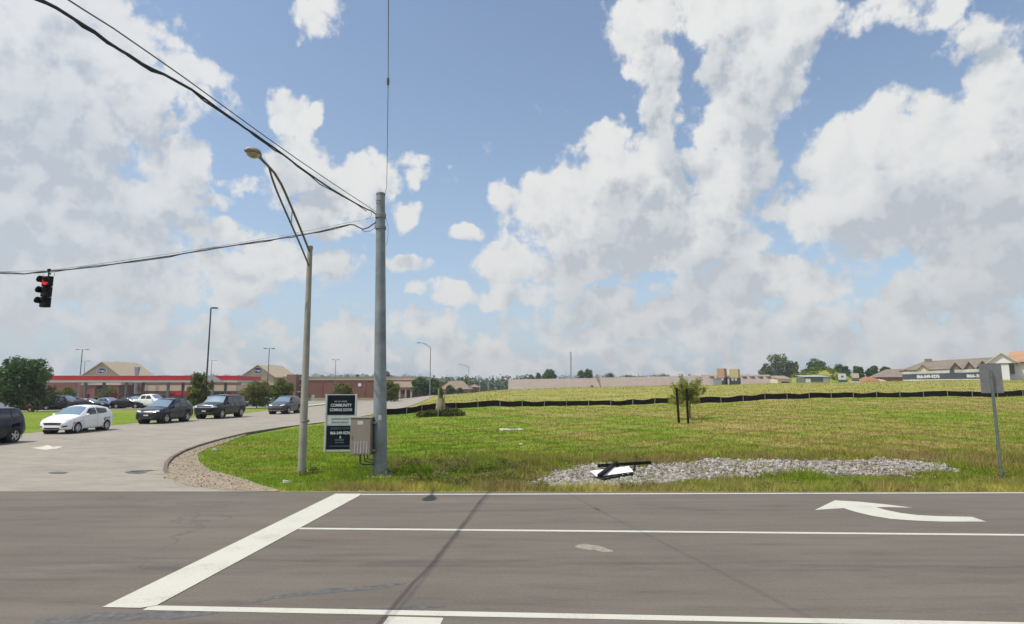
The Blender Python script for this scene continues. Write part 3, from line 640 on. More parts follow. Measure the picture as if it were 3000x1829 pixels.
MB().box(cw / 2 + .002, .10, cz1 - .16, cw / 2 + .12, .26, cz1 - .10).build('bracket', M_GALV_D, cab)
MB().box(cw / 2 + .002, .10, cz0 + .10, cw / 2 + .12, .26, cz0 + .16).build('bracket', M_GALV_D, cab)
M_CDT = mat('dark_conduit', (.05, .05, .055), .6, var=.1)
MB().tube([(-.02, .12, cz0), (-.02, .12, cz0 - .22), (.04, .12, cz0 - .27), (.38, .16, cz0 - .27)], .024, 8).build('conduit', M_CDT, cab, smooth=True)
MB().tube([(.10, .12, cz0), (.10, .12, cz0 - .10), (.13, .12, cz0 - .19), (.34, .16, cz0 - .22)], .020, 8).build('conduit', M_CDT, cab, smooth=True)
MB().tube([(.18, .12, cz0), (.20, .12, cz0 - .12), (.34, .16, cz0 - .16)], .018, 8).build('conduit', M_CDT, cab, smooth=True)
MB().tube([(-.02, .12, cz0 - .24), (-.01, .12, -.05)], .010, 8).build('ground_wire', M_GALV_D, cab)

# --- sign announcing the building
sb = G(995, 1326)
ang = math.atan2(sb.x, sb.y)
S = thing('announcement_sign', 'tall navy and white sign board standing in grass behind the taupe cabinet', 'sign', (sb.x, sb.y, 0), R(6))
M_SW = mat('white_sign_panel', (.52, .55, .56), .6, var=.08); M_NAVY = mat('navy_print', (.006, .010, .020), .7, var=0, spec=.15); M_INK = mat('pale_print', (.62, .64, .68), .5, var=0); M_GREY = mat('grey_print', (.20, .21, .23), .5, var=0)
bw, bh = 1.10, 2.22
MB().box(-bw / 2, -.03, .04, bw / 2, .03, .06 + bh).build('board', M_SW, S, bevel=.004)
MB().box(-bw / 2 - .065, -.055, -.2, -bw / 2 - .002, .055, .06 + bh + .02).build('post', M_SW, S, bevel=.004)
MB().box(bw / 2 + .002, -.055, -.2, bw / 2 + .065, .055, .06 + bh + .02).build('post', M_SW, S, bevel=.004)
def zf(f): return .06 + bh * (1 - f)               # fraction from the top
def words(mb, xs, z, h, mi):                        # lines too small to read in the photo: rows of short dashes
    for a, b in zip(xs, xs[1:]):
        x = a
        while x < b - .045: mb.box(x, -.0385, z - h / 2, x + .026, -.0362, z + h / 2, mi); x += .036
pn = MB(); pn.box(-bw / 2 + .02, -.036, zf(.365), bw / 2 - .01, -.031, zf(.012)); words(pn, (-.26, -.12, .02, .28), zf(.125), .06, 1)
text_mesh(pn, 'COMMUNITY', .165, (0, -.036, zf(.195)), (1, 0, 0), (0, 0, 1), 2, depth=.002, sx=.82, bold=.004); text_mesh(pn, 'COMING SOON', .150, (0, -.036, zf(.275)), (1, 0, 0), (0, 0, 1), 2, depth=.002, sx=.80, bold=.004)
pn.build('top_panel', [M_NAVY, mat('dim_print', (.24, .26, .29), .5, var=0), M_INK], S)
pn = MB(); pn.box(-bw / 2 + .02, -.0345, zf(.535), bw / 2 - .02, -.031, zf(.39)); words(pn, (-.36, .06, .38), zf(.435), .06, 1); words(pn, (-.36, .02, .34), zf(.495), .06, 1)
pn.build('middle_panel', [M_SW, M_GREY], S)
pn = MB(); pn.box(-bw / 2 + .02, -.036, zf(.972), bw / 2 - .01, -.031, zf(.555)); text_mesh(pn, 'RESERVE NOW', .135, (0, -.036, zf(.605)), (1, 0, 0), (0, 0, 1), 1, depth=.002, sx=.86); text_mesh(pn, '866-549-9276', .155, (0, -.036, zf(.685)), (1, 0, 0), (0, 0, 1), 2, depth=.002, sx=.88, bold=.004)
pn.add([(-.03, -.038, zf(.775)), (.05, -.038, zf(.775)), (.01, -.038, zf(.73))], [(0, 1, 2)], 2); words(pn, (-.20, .20), zf(.805), .055, 1); words(pn, (-.18, -.02, .18), zf(.85), .045, 1)
pn.box(-.40, -.0375, zf(.918), .40, -.036, zf(.908), 1)
pn.build('bottom_panel', [M_NAVY, mat('slate_print', (.10, .14, .19), .5, var=0), M_INK], S)

# --- sign seen from behind at the right
rb = G(2936, 1399)
RS = thing('road_sign', 'back of a grey road sign on a green steel post beside the road', 'sign', (rb.x, rb.y, 0))
RS.rotation_euler = (0, R(-.4), R(-8))
M_UPOST = mat('green_steel_post', (.14, .17, .15), .6, .3, var=.25, scale=5); M_ALU = mat('dull_sign_aluminium', (.20, .20, .198), .7, .1, var=.14)
pz = A(2910, 1084, rb.y).z
MB().add([(x, y, z) for z in (-.2, pz + .0) for x, y in ((-.045, .02), (-.03, .02), (-.018, -.03), (.018, -.03), (.03, .02), (.045, .02), (.045, .025), (-.045, .025))], [(i, (i + 1) % 8, 8 + (i + 1) % 8, 8 + i) for i in range(8)] + [tuple(range(8, 16))]).build('post', M_UPOST, RS)
p0z, p1z = A(2920, 1152, rb.y).z, A(2920, 1066, rb.y).z
MB().box(-.30, .026, p0z, .30, .031, p1z).build('panel', M_ALU, RS, bevel=.02 if False else 0)
for zz in (p0z + .15, p1z - .2): MB().lathe([(.014, 0), (.014, .014)], 6, at=(0, -.031, zz), rot=Matrix.Rotation(R(90), 3, 'X')).build('bolt', M_GALV, RS)

# --- fallen sign lying on the stones
def lay(px, py, up=.05): p = hit(px, py); return p + Vector((0, 0, up))
q = [lay(*p, .10) for p in ((1729, 1391), (1748, 1408.5), (1856, 1393), (1842, 1377.5))]
c0 = sum(q, Vector()) / 4
DS = thing('fallen_sign', 'white sign panel knocked flat on the stones with its black posts', 'sign', c0)
Q = [p - c0 for p in q]; nrm = (Q[1] - Q[0]).cross(Q[3] - Q[0]).normalized()
if nrm.z < 0: nrm = -nrm
M_WHITE = mat('bright_white_panel', (.84, .84, .83), .4, var=.03); M_BPOST = mat('black_painted_post', (.010, .009, .009), .8, var=.2, spec=.2)
MB().add([*[p for p in Q], *[p + nrm * .015 for p in Q]], [(0, 1, 2, 3), (7, 6, 5, 4), (0, 4, 5, 1), (1, 5, 6, 2), (2, 6, 7, 3), (3, 7, 4, 0)]).build('panel', M_WHITE, DS)
def dsbar(name, a, b, w, up): MB().bar(lay(*a, up) - c0, lay(*b, up) - c0, w).build(name, M_BPOST, DS, bevel=.006)
dsbar('post', (1907, 1367), (1752, 1378), .10, .13)
dsbar('post', (1755, 1412), (1806, 1372), .10, .17)
dsbar('edge_rail', (1763, 1413), (1854, 1396), .05, .07)
dsbar('edge_rail', (1866, 1346), (1857, 1386), .05, .10)

# --- two black posts standing in the meadow
for i, (px, py, tp, lx, lab) in enumerate(((1990, 1226, 1138, -8, 'left one of two black timber posts standing before the bushy young tree'), (2017, 1227, 1140, -6, 'right one of two black timber posts standing before the bushy young tree'))):
    p = on(px, 38.6); top = A(px + lx, tp, 38.6) - p
    P_ = thing('timber_post', lab, 'post', p, 0, 'black posts in the meadow')
    MB().bar((0, 0, -.3), top, .125).build('shaft', M_BPOST, P_, bevel=.008)
    MB().box(-.075, -.075, 0, .075, .075, .02, rot=Matrix.Identity(3), at=top).build('cap', M_BPOST, P_)

# --- concrete slab in the lawn
sp0 = on(1498, 35.5)
SL = thing('drain_slab', 'pale concrete drain slab lying in the meadow grass', 'drain', sp0, R(12))
MB().box(-.62, -.5, -.1, .62, .5, .045).build('slab', mat('pale_slab_concrete', (.52, .49, .40), .9, var=.2, scale=3), SL, bevel=.02)
MB().lathe([(.30, .046), (.30, .06), (0, .062)], 20, at=(.12, -.05, 0)).build('cover', M_GALV_D, SL)

# --- silt fence
FP = [(1122, 55.5), (1150, 56), (1202, 57), (1232, 58.5), (1262, 60), (1300, 61), (1340, 62), (1392, 62), (1496, 62), (1600, 62), (1725, 62), (1854, 62), (1952, 62), (2082, 62), (2200, 62), (2357, 62), (2495, 62), (2667, 61.5), (2805, 61), (2900, 60.5), (3000, 60), (3160, 59.5), (3400, 59)]
line = [on(*p) for p in FP]
SF = thing('silt_fence', 'long low black silt fence crossing the meadow on thin stakes', 'fence', line[0])
M_SILT = mat('black_geotextile', (.006, .0055, .006), .9, var=.4, scale=2.0, bump=.4, bscale=5, spec=.15); M_STAKE = mat('bleached_timber_stake', (.24, .21, .165), .85, var=.2)
tot = [0]
for a, b in zip(line, line[1:]): tot.append(tot[-1] + (b - a).length)
def along(s):
    i = max(0, min(len(line) - 2, int(np.searchsorted(tot, s)) - 1)); p = line[i].lerp(line[i + 1], (s - tot[i]) / (tot[i + 1] - tot[i])); return Vector((p.x, p.y, gz(p.x, p.y)))
rr = random.Random(3); fab = MB(); vs = []; n = int(tot[-1] / .55); sp = 2.25; sags = [rr.uniform(.02, .11) for _ in range(400)]
for i in range(n + 1):
    s_ = tot[-1] * i / n; p = along(s_) - line[0]; ph = (s_ % sp) / sp; k_ = int(s_ / sp)
    top = .56 + .05 * math.sin(s_ * .21) - sags[k_] * math.sin(math.pi * ph); by = .03 * math.sin(s_ * 2.7) + .03 * rr.uniform(-1, 1)
    vs += [p + Vector((0, 0, -.06)), p + Vector((0, by - .02, top * .5)), p + Vector((0, 0, top)), p + Vector((0, .012, top)), p + Vector((0, by, top * .5)), p + Vector((0, .02, -.06))]
fab.add(vs, [(i * 6 + j, i * 6 + 6 + j, i * 6 + 7 + j, i * 6 + 1 + j) for i in range(n) for j in range(5)])
fab.build('fabric', M_SILT, SF, smooth=True)
for k_ in range(int(tot[-1] / sp)):
    p = along(k_ * sp + .05) - line[0]; tl = rr.uniform(-.05, .05)
    MB().bar(p + Vector((0, -.05, -.2)), p + Vector((tl, -.06 + tl, .60 + rr.uniform(-.03, .10))), .05).build('stake', M_STAKE, SF)
# ------------------------------------------------------------------ cars
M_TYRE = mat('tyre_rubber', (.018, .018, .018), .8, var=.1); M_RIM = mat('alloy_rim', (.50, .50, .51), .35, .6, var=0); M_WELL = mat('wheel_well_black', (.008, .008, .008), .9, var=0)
M_TRIM = mat('black_plastic_trim', (.02, .02, .022), .55, var=0); M_CHROME = mat('bright_trim', (.62, .63, .65), .2, .9, var=0)
def glass_mat(name, col, rough=.04):
    return mat(name, col, rough, var=0, spec=.9)
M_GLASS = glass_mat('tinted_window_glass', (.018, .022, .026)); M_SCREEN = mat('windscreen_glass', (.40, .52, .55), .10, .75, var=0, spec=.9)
M_HEAD = mat('headlight_glass', (.55, .57, .60), .12, var=0, spec=.9); M_TAIL = mat('red_tail_light', (.30, .012, .014), .2, var=0); M_PLATE = mat('number_plate', (.60, .60, .58), .5, var=0)
def paint(name, col, metal=.0, rough=.22):
    m = mat(name, col, rough, metal, var=0); b = m.node_tree.nodes['Principled BSDF']; b.inputs['Coat Weight'].default_value = .22 if max(col) < .2 else .6; b.inputs['Specular IOR Level'].default_value = .3 if max(col) < .2 else .5; b.inputs['Coat Roughness'].default_value = .06; return m
def lerp_tab(tab, s):
    xs = [t[0] for t in tab]; return np.interp(s, xs, [t[1] for t in tab])
def smooth_tab(tab, n, L, it=3):
    s = np.linspace(0, L, n); v = lerp_tab(tab, s)
    for _ in range(it):
        v[1:-1] = .25 * v[:-2] + .5 * v[1:-1] + .25 * v[2:]
    return s, v
# every car: nose at local y = 0 heading -Y, tail at y = L, z up; seats as a lofted shell
def make_car(name, label, cat, sp, body_m, group=None):
    L, Wd, Ht = sp['L'], sp['W'], sp['H']; n = 96
    s, top = smooth_tab(sp['top'], n, L, 2); _, belt = smooth_tab(sp['belt'], n, L, 2); _, bot = smooth_tab(sp['bot'], n, L, 2)
    belt = np.minimum(belt, top - .015)
    half = Wd / 2 * np.interp(s, [0, .04, .14, .32, .7, L - .7, L - .25, L - .05, L], [.70, .78, .87, .945, 1, 1, .965, .90, .86])
    roofw = sp.get('roofw', .74)
    R_w, ax = sp['wr'], sp['axles']
    rings = []
    for i in range(n):
        w, zb, zt, zk = half[i], bot[i], top[i], belt[i]
        g_ = max(0, min(1, (zt - zk) / .38))        # 0 along the bonnet, 1 where there is a cabin above the waistline
        wt = w * (roofw * g_ + .93 * (1 - g_)); cr = .035 * g_ + .02
        lo = [(0, zb), (w * .80, zb), (w * .95, zb + .05), (w * .985, zb + .16), (w, zb + .40 * (zk - zb)), (w * .995, zb + .72 * (zk - zb)), (w * .965, zk - .02), (w * .955, zk)]
        gw = [(w * .955 + (wt - w * .955) * t + .02 * g_ * math.sin(t * math.pi), zk + (zt - .07 * g_ - .01 - zk) * t) for t in (.12, .3, .5, .7, .88, 1)]
        rf = [(wt * .93, zt - .025 * g_), (wt * .80, zt - .004), (wt * .5, zt + cr * .6), (wt * .25, zt + cr * .9), (0, zt + cr)]
        rings.append(lo + gw + rf)
    m_ = len(rings[0]); vs = []; well = set()
    for i in range(n):
        for j, (x, z) in enumerate(rings[i]):
            for a in ax:
                if j in (1, 2, 3, 4, 5) and (s[i] - a) ** 2 + (z - R_w) ** 2 < (R_w * 1.13) ** 2: x = half[i] - .26; well.add((i, j))
            vs.append((x, s[i], z))
    # finer rows over the flanks, so the arches come out round
    fs, mi = [], []
    def vid(i, j): return i * m_ + j
    for i in range(n - 1):
        for j in range(m_ - 1):
            fs.append((vid(i, j), vid(i + 1, j), vid(i + 1, j + 1), vid(i, j + 1))); mi.append(0)
    fs += [tuple(vid(0, j) for j in range(m_)), tuple(vid(n - 1, j) for j in range(m_))[::-1]]; mi += [0, 0]
    mir = [(-x, y, z) for x, y, z in vs]; o_ = len(vs)
    fs2 = fs + [tuple(q + o_ for q in f[::-1]) for f in fs]
    root = thing(name, label, cat, group=group)
    mb = MB(); mb.add(vs + mir, fs2); mb.m = mi + mi
    body = mb.build('body', [body_m], root, smooth=False)
    b = bmesh.new(); b.from_mesh(body.data); bmesh.ops.remove_doubles(b, verts=b.verts, dist=.0005); bmesh.ops.recalc_face_normals(b, faces=b.faces)
    for f in b.faces: f.smooth = True
    b.to_mesh(body.data); b.free(); body.data.set_sharp_from_angle(angle=R(38))
    bv = bmesh.new(); bv.from_mesh(body.data); tree = BVHTree.FromBMesh(bv)
    def patch(nm, quad, axis, m, off=.006, nu=10, nv=5, par=root, round_=0):
        """a panel on the body: four corners in the plane seen along the axis, thrown onto the shell"""
        mb = MB(); pv = []; ok = True
        for v in range(nv + 1):
            for u in range(nu + 1):
                a, c = u / nu, v / nv
                p = [(quad[0][k] * (1 - a) + quad[1][k] * a) * (1 - c) + (quad[3][k] * (1 - a) + quad[2][k] * a) * c for k in (0, 1)]
                if axis == 'front': o, d = Vector((p[0], -3, p[1])), Vector((0, 1, 0))
                elif axis == 'rear': o, d = Vector((p[0], L + 3, p[1])), Vector((0, -1, 0))
                elif axis == 'top': o, d = Vector((p[0], p[1], 5)), Vector((0, 0, -1))
                else: sg = 1 if axis == 'right' else -1; o, d = Vector((sg * 4, p[0], p[1])), Vector((-sg, 0, 0))
                h = tree.ray_cast(o, d)
                if h[0] is None: return None
                pv.append(h[0] - d * off)
        mb.add(pv, [(v * (nu + 1) + u, v * (nu + 1) + u + 1, (v + 1) * (nu + 1) + u + 1, (v + 1) * (nu + 1) + u) for v in range(nv) for u in range(nu)])
        return mb.build(nm, m, par, smooth=True)
    def ztop(y): return float(np.interp(y, s, top))
    def zbelt(y): return float(np.interp(y, s, belt))
    def hw(y): return float(np.interp(y, s, half))
    # windscreen and rear glass: seen from above/front
    y0, y1 = sp['screen']; y2, y3 = sp['rear']
    wr_ = Wd / 2 * roofw
    patch('windscreen', [(-Wd / 2 * .83, y0), (Wd / 2 * .83, y0), (wr_ * .86, y1), (-wr_ * .86, y1)], 'top', M_SCREEN, .008, 16, 12)
    if y3 - y2 > .25: patch('rear_window', [(-wr_ * .84, y2), (wr_ * .84, y2), (Wd / 2 * .78, y3), (-Wd / 2 * .78, y3)], 'top', M_GLASS, .008, 12, 8)
    else: patch('rear_window', [(-wr_ * .82, ztop(y2) - .10), (wr_ * .82, ztop(y2) - .10), (Wd / 2 * .80, zbelt(L - .3) + .02), (-Wd / 2 * .80, zbelt(L - .3) + .02)], 'rear', M_GLASS, .010, 12, 6)
    for side in ('left', 'right'):
        for wn in sp['windows']:
            patch('side_window', wn, side, M_GLASS, .008, 10, 6)
        for yd in sp['doors']:
            z0 = float(np.interp(yd, s, bot)) + .10
            patch('door_seam', [(yd, z0), (yd + .014, z0), (yd + .014, zbelt(yd) - .01), (yd, zbelt(yd) - .01)], side, M_TRIM, .004, 1, 8)
        for yh in sp['handles']:
            patch('door_handle', [(yh, zbelt(yh) - .13), (yh + .20, zbelt(yh) - .125), (yh + .20, zbelt(yh) - .09), (yh, zbelt(yh) - .095)], side, sp.get('handle_m', body_m), .03, 3, 2)
        patch('sill_trim', [(ax[0] + R_w * 1.2, float(np.interp(1.6, s, bot)) + .06), (ax[1] - R_w * 1.2, float(np.interp(2.4, s, bot)) + .06), (ax[1] - R_w * 1.2, float(np.interp(2.4, s, bot)) + sp.get('sill', .12)), (ax[0] + R_w * 1.2, float(np.interp(1.6, s, bot)) + sp.get('sill', .12))], side, sp.get('sill_m', body_m), .006, 8, 2)
        sg = 1 if side == 'right' else -1
        patch('headlight', [(q[0], q[1]) for q in sp['head']] if sg < 0 else [(-q[0], q[1]) for q in sp['head']][::-1] if False else [(sg * -q[0], q[1]) for q in sp['head']], 'front', M_HEAD, .008, 6, 4)
        patch('fog_light', [(sg * -q[0], q[1]) for q in sp['fog']], 'front', M_TRIM, .007, 5, 3)
        patch('tail_light', [(sg * -q[0], q[1]) for q in sp['tail']], 'rear', M_TAIL, .010, 4, 4)
        # mirror on a stalk
        ym = sp['mirror']; xm = sg * (hw(ym) * .95); zm = zbelt(ym) + .07
        mm = MB(); mm.lathe([(.02, -.06), (.085, -.05), (.105, 0), (.10, .05), (.055, .085), (0, .09)], 10, at=(xm + sg * .12, ym, zm), rot=Matrix.Diagonal((1.05, .75, .85)).to_3x3() @ Matrix.Rotation(R(90), 3, 'X'))
        mm.bar((xm - sg * .03, ym, zm - .05), (xm + sg * .07, ym, zm - .02), .04)
        mm.build('mirror', sp.get('mirror_m', body_m), root, smooth=True)
        for a in ax:
            wc = (sg * (hw(a) - .005), a, R_w); rt = Matrix.Rotation(sg * R(90), 3, 'Y'); wd = .21
            ar = MB(); nn = 22; vs_ = []
            for q in range(nn + 1):
                w = math.pi * (-.12 + 1.24 * q / nn)
                for rr_ in (1.10, 1.24): vs_.append((wc[0] + sg * (.012 if rr_ < 1.2 else .004), a + math.cos(w) * R_w * rr_, R_w + math.sin(w) * R_w * rr_))
            ar.add(vs_, [(q * 2, q * 2 + 1, q * 2 + 3, q * 2 + 2) for q in range(nn)]); arch = ar.build('wheel_arch', sp.get('arch_m', body_m), root, smooth=True)
            wd_ = thing('wheel', None, None); wd_.parent = root; wd_.location = (sg * (hw(a) - .20), a, R_w)
            MB().lathe([(R_w * .62, .0), (R_w * .93, 0), (R_w, .04), (R_w, wd - .04), (R_w * .95, wd), (R_w * .68, wd + .005), (R_w * .66, wd - .03)], 24, rot=rt, cap=False).build('tyre', M_TYRE, wd_, smooth=True)
            rm = MB(); rm.lathe([(0, wd - .03), (R_w * .13, wd - .02), (R_w * .13, wd - .06)], 12, rot=rt, cap=False); rm.lathe([(R_w * .60, wd - .05), (R_w * .67, wd - .005), (R_w * .70, wd - .01)], 24, rot=rt, cap=False)
            ns = sp.get('spokes', 6)
            for q in range(ns):
                w = 2 * math.pi * q / ns + .2; dv = Vector((0, math.cos(w), math.sin(w))); tv = Vector((0, -math.sin(w), math.cos(w)))
                xx = sg * (wd - .03); r0, r1, h0, h1 = R_w * .08, R_w * .64, R_w * .10, R_w * .12
                rm.add([Vector((xx, 0, 0)) + dv * r0 - tv * h0, Vector((xx, 0, 0)) + dv * r0 + tv * h0, Vector((xx + sg * .015, 0, 0)) + dv * r1 + tv * h1, Vector((xx + sg * .015, 0, 0)) + dv * r1 - tv * h1], [(0, 1, 2, 3)])
            rm.build('rim', M_RIM, wd_, smooth=False)
            bk = MB(); bk.lathe([(0, wd - .075), (R_w * .66, wd - .075)], 20, rot=rt, cap=False); bk.build('brake_shadow_disc' if False else 'spoke_shade_disc', M_WELL, wd_)  # black disc stands in for the shade behind the spokes
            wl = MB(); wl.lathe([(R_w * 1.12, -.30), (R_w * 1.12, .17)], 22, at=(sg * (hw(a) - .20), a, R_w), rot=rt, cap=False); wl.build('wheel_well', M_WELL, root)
    for gq, gm, nm in sp['front']: patch(nm, gq, 'front', gm, .007 if nm != 'number_plate' else .013, 12, 5)
    patch('number_plate', [(-.16, sp['plate_r'] - .05), (.16, sp['plate_r'] - .05), (.16, sp['plate_r'] + .05), (-.16, sp['plate_r'] + .05)], 'rear', M_PLATE, .010, 2, 2)
    if sp.get('rails'):
        for sg in (-1, 1):
            MB().tube([(sg * wr_ * .86, y, ztop(y) + h) for y, h in ((sp['rails'][0], .0), (sp['rails'][0] + .12, .055), (sp['rails'][1] - .12, .055), (sp['rails'][1], .0))], .018, 6).build('roof_rail', sp.get('rail_m', M_TRIM), root, smooth=True)
    bv.free()
    return root
def sym(w0, z0, w1, z1): return [(-w0, z0), (w0, z0), (w1, z1), (-w1, z1)]
HATCH = dict(L=4.05, W=1.74, H=1.48, wr=.31, axles=(.80, 3.29), roofw=.73,
    top=[(0, .60), (.06, .70), (.25, .80), (.75, .94), (1.05, 1.0), (1.72, 1.36), (2.05, 1.465), (2.5, 1.485), (3.2, 1.44), (3.62, 1.36), (3.86, 1.08), (4.0, .84), (4.05, .70)],
    belt=[(0, .58), (.3, .76), (.95, .90), (2, .95), (3.2, 1.04), (3.8, 1.06), (4.05, .69)], bot=[(0, .30), (.15, .22), (.6, .20), (3.4, .20), (3.9, .28), (4.05, .36)],
    screen=(1.07, 1.86), rear=(3.62, 3.84), mirror=1.42,
    windows=[[(1.42, .97), (2.36, 1.01), (2.36, 1.37), (1.90, 1.34)], [(2.44, 1.01), (3.28, 1.07), (3.34, 1.30), (2.44, 1.37)]], doors=(1.22, 2.40), handles=(2.10,),
    head=[(.46, .66), (.80, .78), (.80, .88), (.44, .72)], fog=[(.50, .36), (.78, .40), (.74, .48), (.56, .44)], tail=[(.52, .86), (.74, .86), (.74, 1.16), (.60, 1.12)],
    front=[(sym(.42, .50, .50, .63), M_TRIM, 'grille'), (sym(.46, .26, .40, .36), M_TRIM, 'lower_grille'), (sym(.40, .535, .42, .548), M_CHROME, 'grille_bar'), (sym(.42, .58, .44, .592), M_CHROME, 'grille_bar')], plate_r=.62, spokes=7)
CROSS = dict(L=4.58, W=1.85, H=1.68, wr=.36, axles=(.93, 3.62), roofw=.76,
    top=[(0, .70), (.05, .84), (.25, .97), (.9, 1.08), (1.2, 1.13), (1.95, 1.54), (2.25, 1.655), (2.8, 1.69), (3.7, 1.64), (4.1, 1.55), (4.40, 1.20), (4.55, .98), (4.58, .82)],
    belt=[(0, .68), (.3, .90), (1.1, 1.04), (2.2, 1.08), (3.6, 1.16), (4.3, 1.18), (4.58, .80)], bot=[(0, .36), (.15, .27), (.6, .24), (3.8, .24), (4.4, .32), (4.58, .42)],
    screen=(1.22, 2.05), rear=(4.10, 4.36), mirror=1.58,
    windows=[[(1.62, 1.11), (2.62, 1.13), (2.62, 1.56), (2.12, 1.53)], [(2.70, 1.13), (3.52, 1.18), (3.52, 1.54), (2.70, 1.56)], [(3.60, 1.19), (4.05, 1.25), (3.98, 1.46), (3.60, 1.53)]], doors=(1.40, 2.66, 3.48), handles=(2.36, 3.2),
    head=[(.42, .80), (.84, .86), (.84, .98), (.42, .90)], fog=[(.52, .48), (.84, .48), (.80, .62), (.60, .58)], tail=[(.56, .96), (.80, .96), (.80, 1.32), (.70, 1.30)],
    front=[(sym(.42, .66, .50, .86), M_TRIM, 'grille'), (sym(.52, .36, .50, .50), M_TRIM, 'lower_grille'), (sym(.44, .83, .50, .865), M_CHROME, 'grille_bar'), (sym(.17, .56, .17, .65), M_PLATE, 'number_plate')], plate_r=.78, rails=(2.3, 4.0), spokes=5, sill=.15, sill_m=M_TRIM, arch_m=M_TRIM)
BIGSUV = dict(L=5.35, W=2.02, H=1.90, wr=.40, axles=(1.02, 4.27), roofw=.82,
    top=[(0, .90), (.04, 1.06), (.15, 1.15), (1.0, 1.22), (1.35, 1.25), (1.95, 1.74), (2.2, 1.86), (2.8, 1.895), (4.6, 1.86), (5.0, 1.80), (5.25, 1.40), (5.33, 1.1), (5.35, .95)],
    belt=[(0, .88), (.2, 1.08), (1.3, 1.17), (2.2, 1.19), (4.6, 1.22), (5.2, 1.22), (5.35, .93)], bot=[(0, .42), (.12, .33), (.6, .30), (4.6, .30), (5.2, .38), (5.35, .48)],
    screen=(1.37, 2.04), rear=(5.0, 5.22), mirror=1.75,
    windows=[[(1.78, 1.23), (2.80, 1.24), (2.80, 1.74), (2.18, 1.72)], [(2.90, 1.24), (3.78, 1.25), (3.78, 1.74), (2.90, 1.75)], [(3.90, 1.25), (4.86, 1.26), (4.80, 1.70), (3.90, 1.73)]], doors=(1.60, 2.85, 3.83), handles=(2.5, 3.48),
    head=[(.60, .92), (.93, .94), (.93, 1.08), (.60, 1.06)], fog=[(.62, .52), (.92, .52), (.90, .62), (.64, .62)], tail=[(.78, .98), (.92, .98), (.92, 1.5), (.84, 1.5)],
    front=[(sym(.56, .78, .58, 1.08), M_TRIM, 'grille'), (sym(.60, .92, .60, .955), M_CHROME, 'grille_bar'), (sym(.80, .42, .80, .56), M_TRIM, 'lower_grille'), (sym(.17, .60, .17, .69), M_PLATE, 'number_plate')], plate_r=.86, rails=(2.4, 4.8), spokes=6, handle_m=M_CHROME)
BOXY = dict(L=4.12, W=1.80, H=1.61, wr=.33, axles=(.82, 3.40), roofw=.80,
    top=[(0, .66), (.05, .82), (.2, .94), (.7, 1.06), (1.0, 1.10), (1.45, 1.46), (1.75, 1.58), (2.2, 1.62), (3.6, 1.60), (3.84, 1.54), (3.98, 1.25), (4.08, .95), (4.12, .78)],
    belt=[(0, .64), (.3, .90), (1.0, 1.03), (2, 1.08), (3.6, 1.16), (3.95, 1.16), (4.12, .76)], bot=[(0, .32), (.15, .24), (.6, .22), (3.4, .22), (3.95, .30), (4.12, .38)],
    screen=(1.02, 1.58), rear=(3.84, 3.96), mirror=1.32,
    windows=[[(1.34, 1.09), (2.30, 1.12), (2.30, 1.48), (1.66, 1.45)], [(2.38, 1.12), (3.12, 1.15), (3.12, 1.48), (2.38, 1.49)], [(3.2, 1.17), (3.62, 1.22), (3.58, 1.42), (3.2, 1.47)]], doors=(1.18, 2.34, 3.16), handles=(2.02, 2.85),
    head=[(.50, .74), (.82, .80), (.82, .96), (.50, .86)], fog=[(.55, .40), (.82, .40), (.78, .50), (.6, .48)], tail=[(.66, .88), (.86, .88), (.86, 1.32), (.76, 1.32)],
    front=[(sym(.42, .68, .48, .78), M_TRIM, 'grille'), (sym(.55, .34, .50, .48), M_TRIM, 'lower_grille')], plate_r=.70, spokes=5, sill=.13, sill_m=M_TRIM)
SEDAN = dict(L=4.75, W=1.82, H=1.45, wr=.325, axles=(.92, 3.70), roofw=.72,
    top=[(0, .58), (.06, .70), (.25, .80), (.9, .93), (1.25, .98), (2.0, 1.34), (2.35, 1.43), (2.8, 1.45), (3.3, 1.40), (3.75, 1.22), (4.1, 1.08), (4.55, 1.03), (4.7, .88), (4.75, .70)],
    belt=[(0, .56), (.3, .76), (1.2, .90), (2.2, .94), (3.6, 1.0), (4.5, .98), (4.75, .68)], bot=[(0, .30), (.15, .22), (.6, .19), (3.9, .19), (4.6, .28), (4.75, .36)],
    screen=(1.27, 2.12), rear=(3.32, 4.02), mirror=1.65,
    windows=[[(1.68, .97), (2.62, .99), (2.62, 1.34), (2.16, 1.31)], [(2.70, .99), (3.50, 1.03), (3.28, 1.29), (2.70, 1.34)]], doors=(1.45, 2.66, 3.45), handles=(2.36, 3.2),
    head=[(.46, .64), (.82, .72), (.82, .82), (.46, .72)], fog=[(.52, .34), (.80, .36), (.76, .44), (.58, .42)], tail=[(.50, .80), (.80, .80), (.80, .96), (.50, .93)],
    front=[(sym(.40, .48, .48, .66), M_TRIM, 'grille'), (sym(.5, .26, .45, .36), M_TRIM, 'lower_grille')], plate_r=.72, spokes=6)
PICKUP = dict(BIGSUV); PICKUP.update(L=5.6, top=[(0, .90), (.04, 1.06), (.15, 1.15), (1.0, 1.22), (1.35, 1.25), (1.95, 1.74), (2.2, 1.84), (2.8, 1.86), (3.5, 1.82), (3.66, 1.75), (3.8, 1.30), (3.95, 1.20), (5.5, 1.20), (5.58, 1.1), (5.6, .95)],
    windows=[[(1.78, 1.23), (2.70, 1.24), (2.70, 1.72), (2.18, 1.70)], [(2.80, 1.24), (3.50, 1.25), (3.46, 1.70), (2.80, 1.73)]], rear=(3.68, 3.70), handles=(2.4, 3.2), doors=(1.6, 2.75, 3.6), rails=None, axles=(1.02, 4.5))
PICKUP['belt'] = [(0, .88), (.2, 1.08), (1.3, 1.17), (3.6, 1.19), (5.5, 1.18), (5.6, .93)]
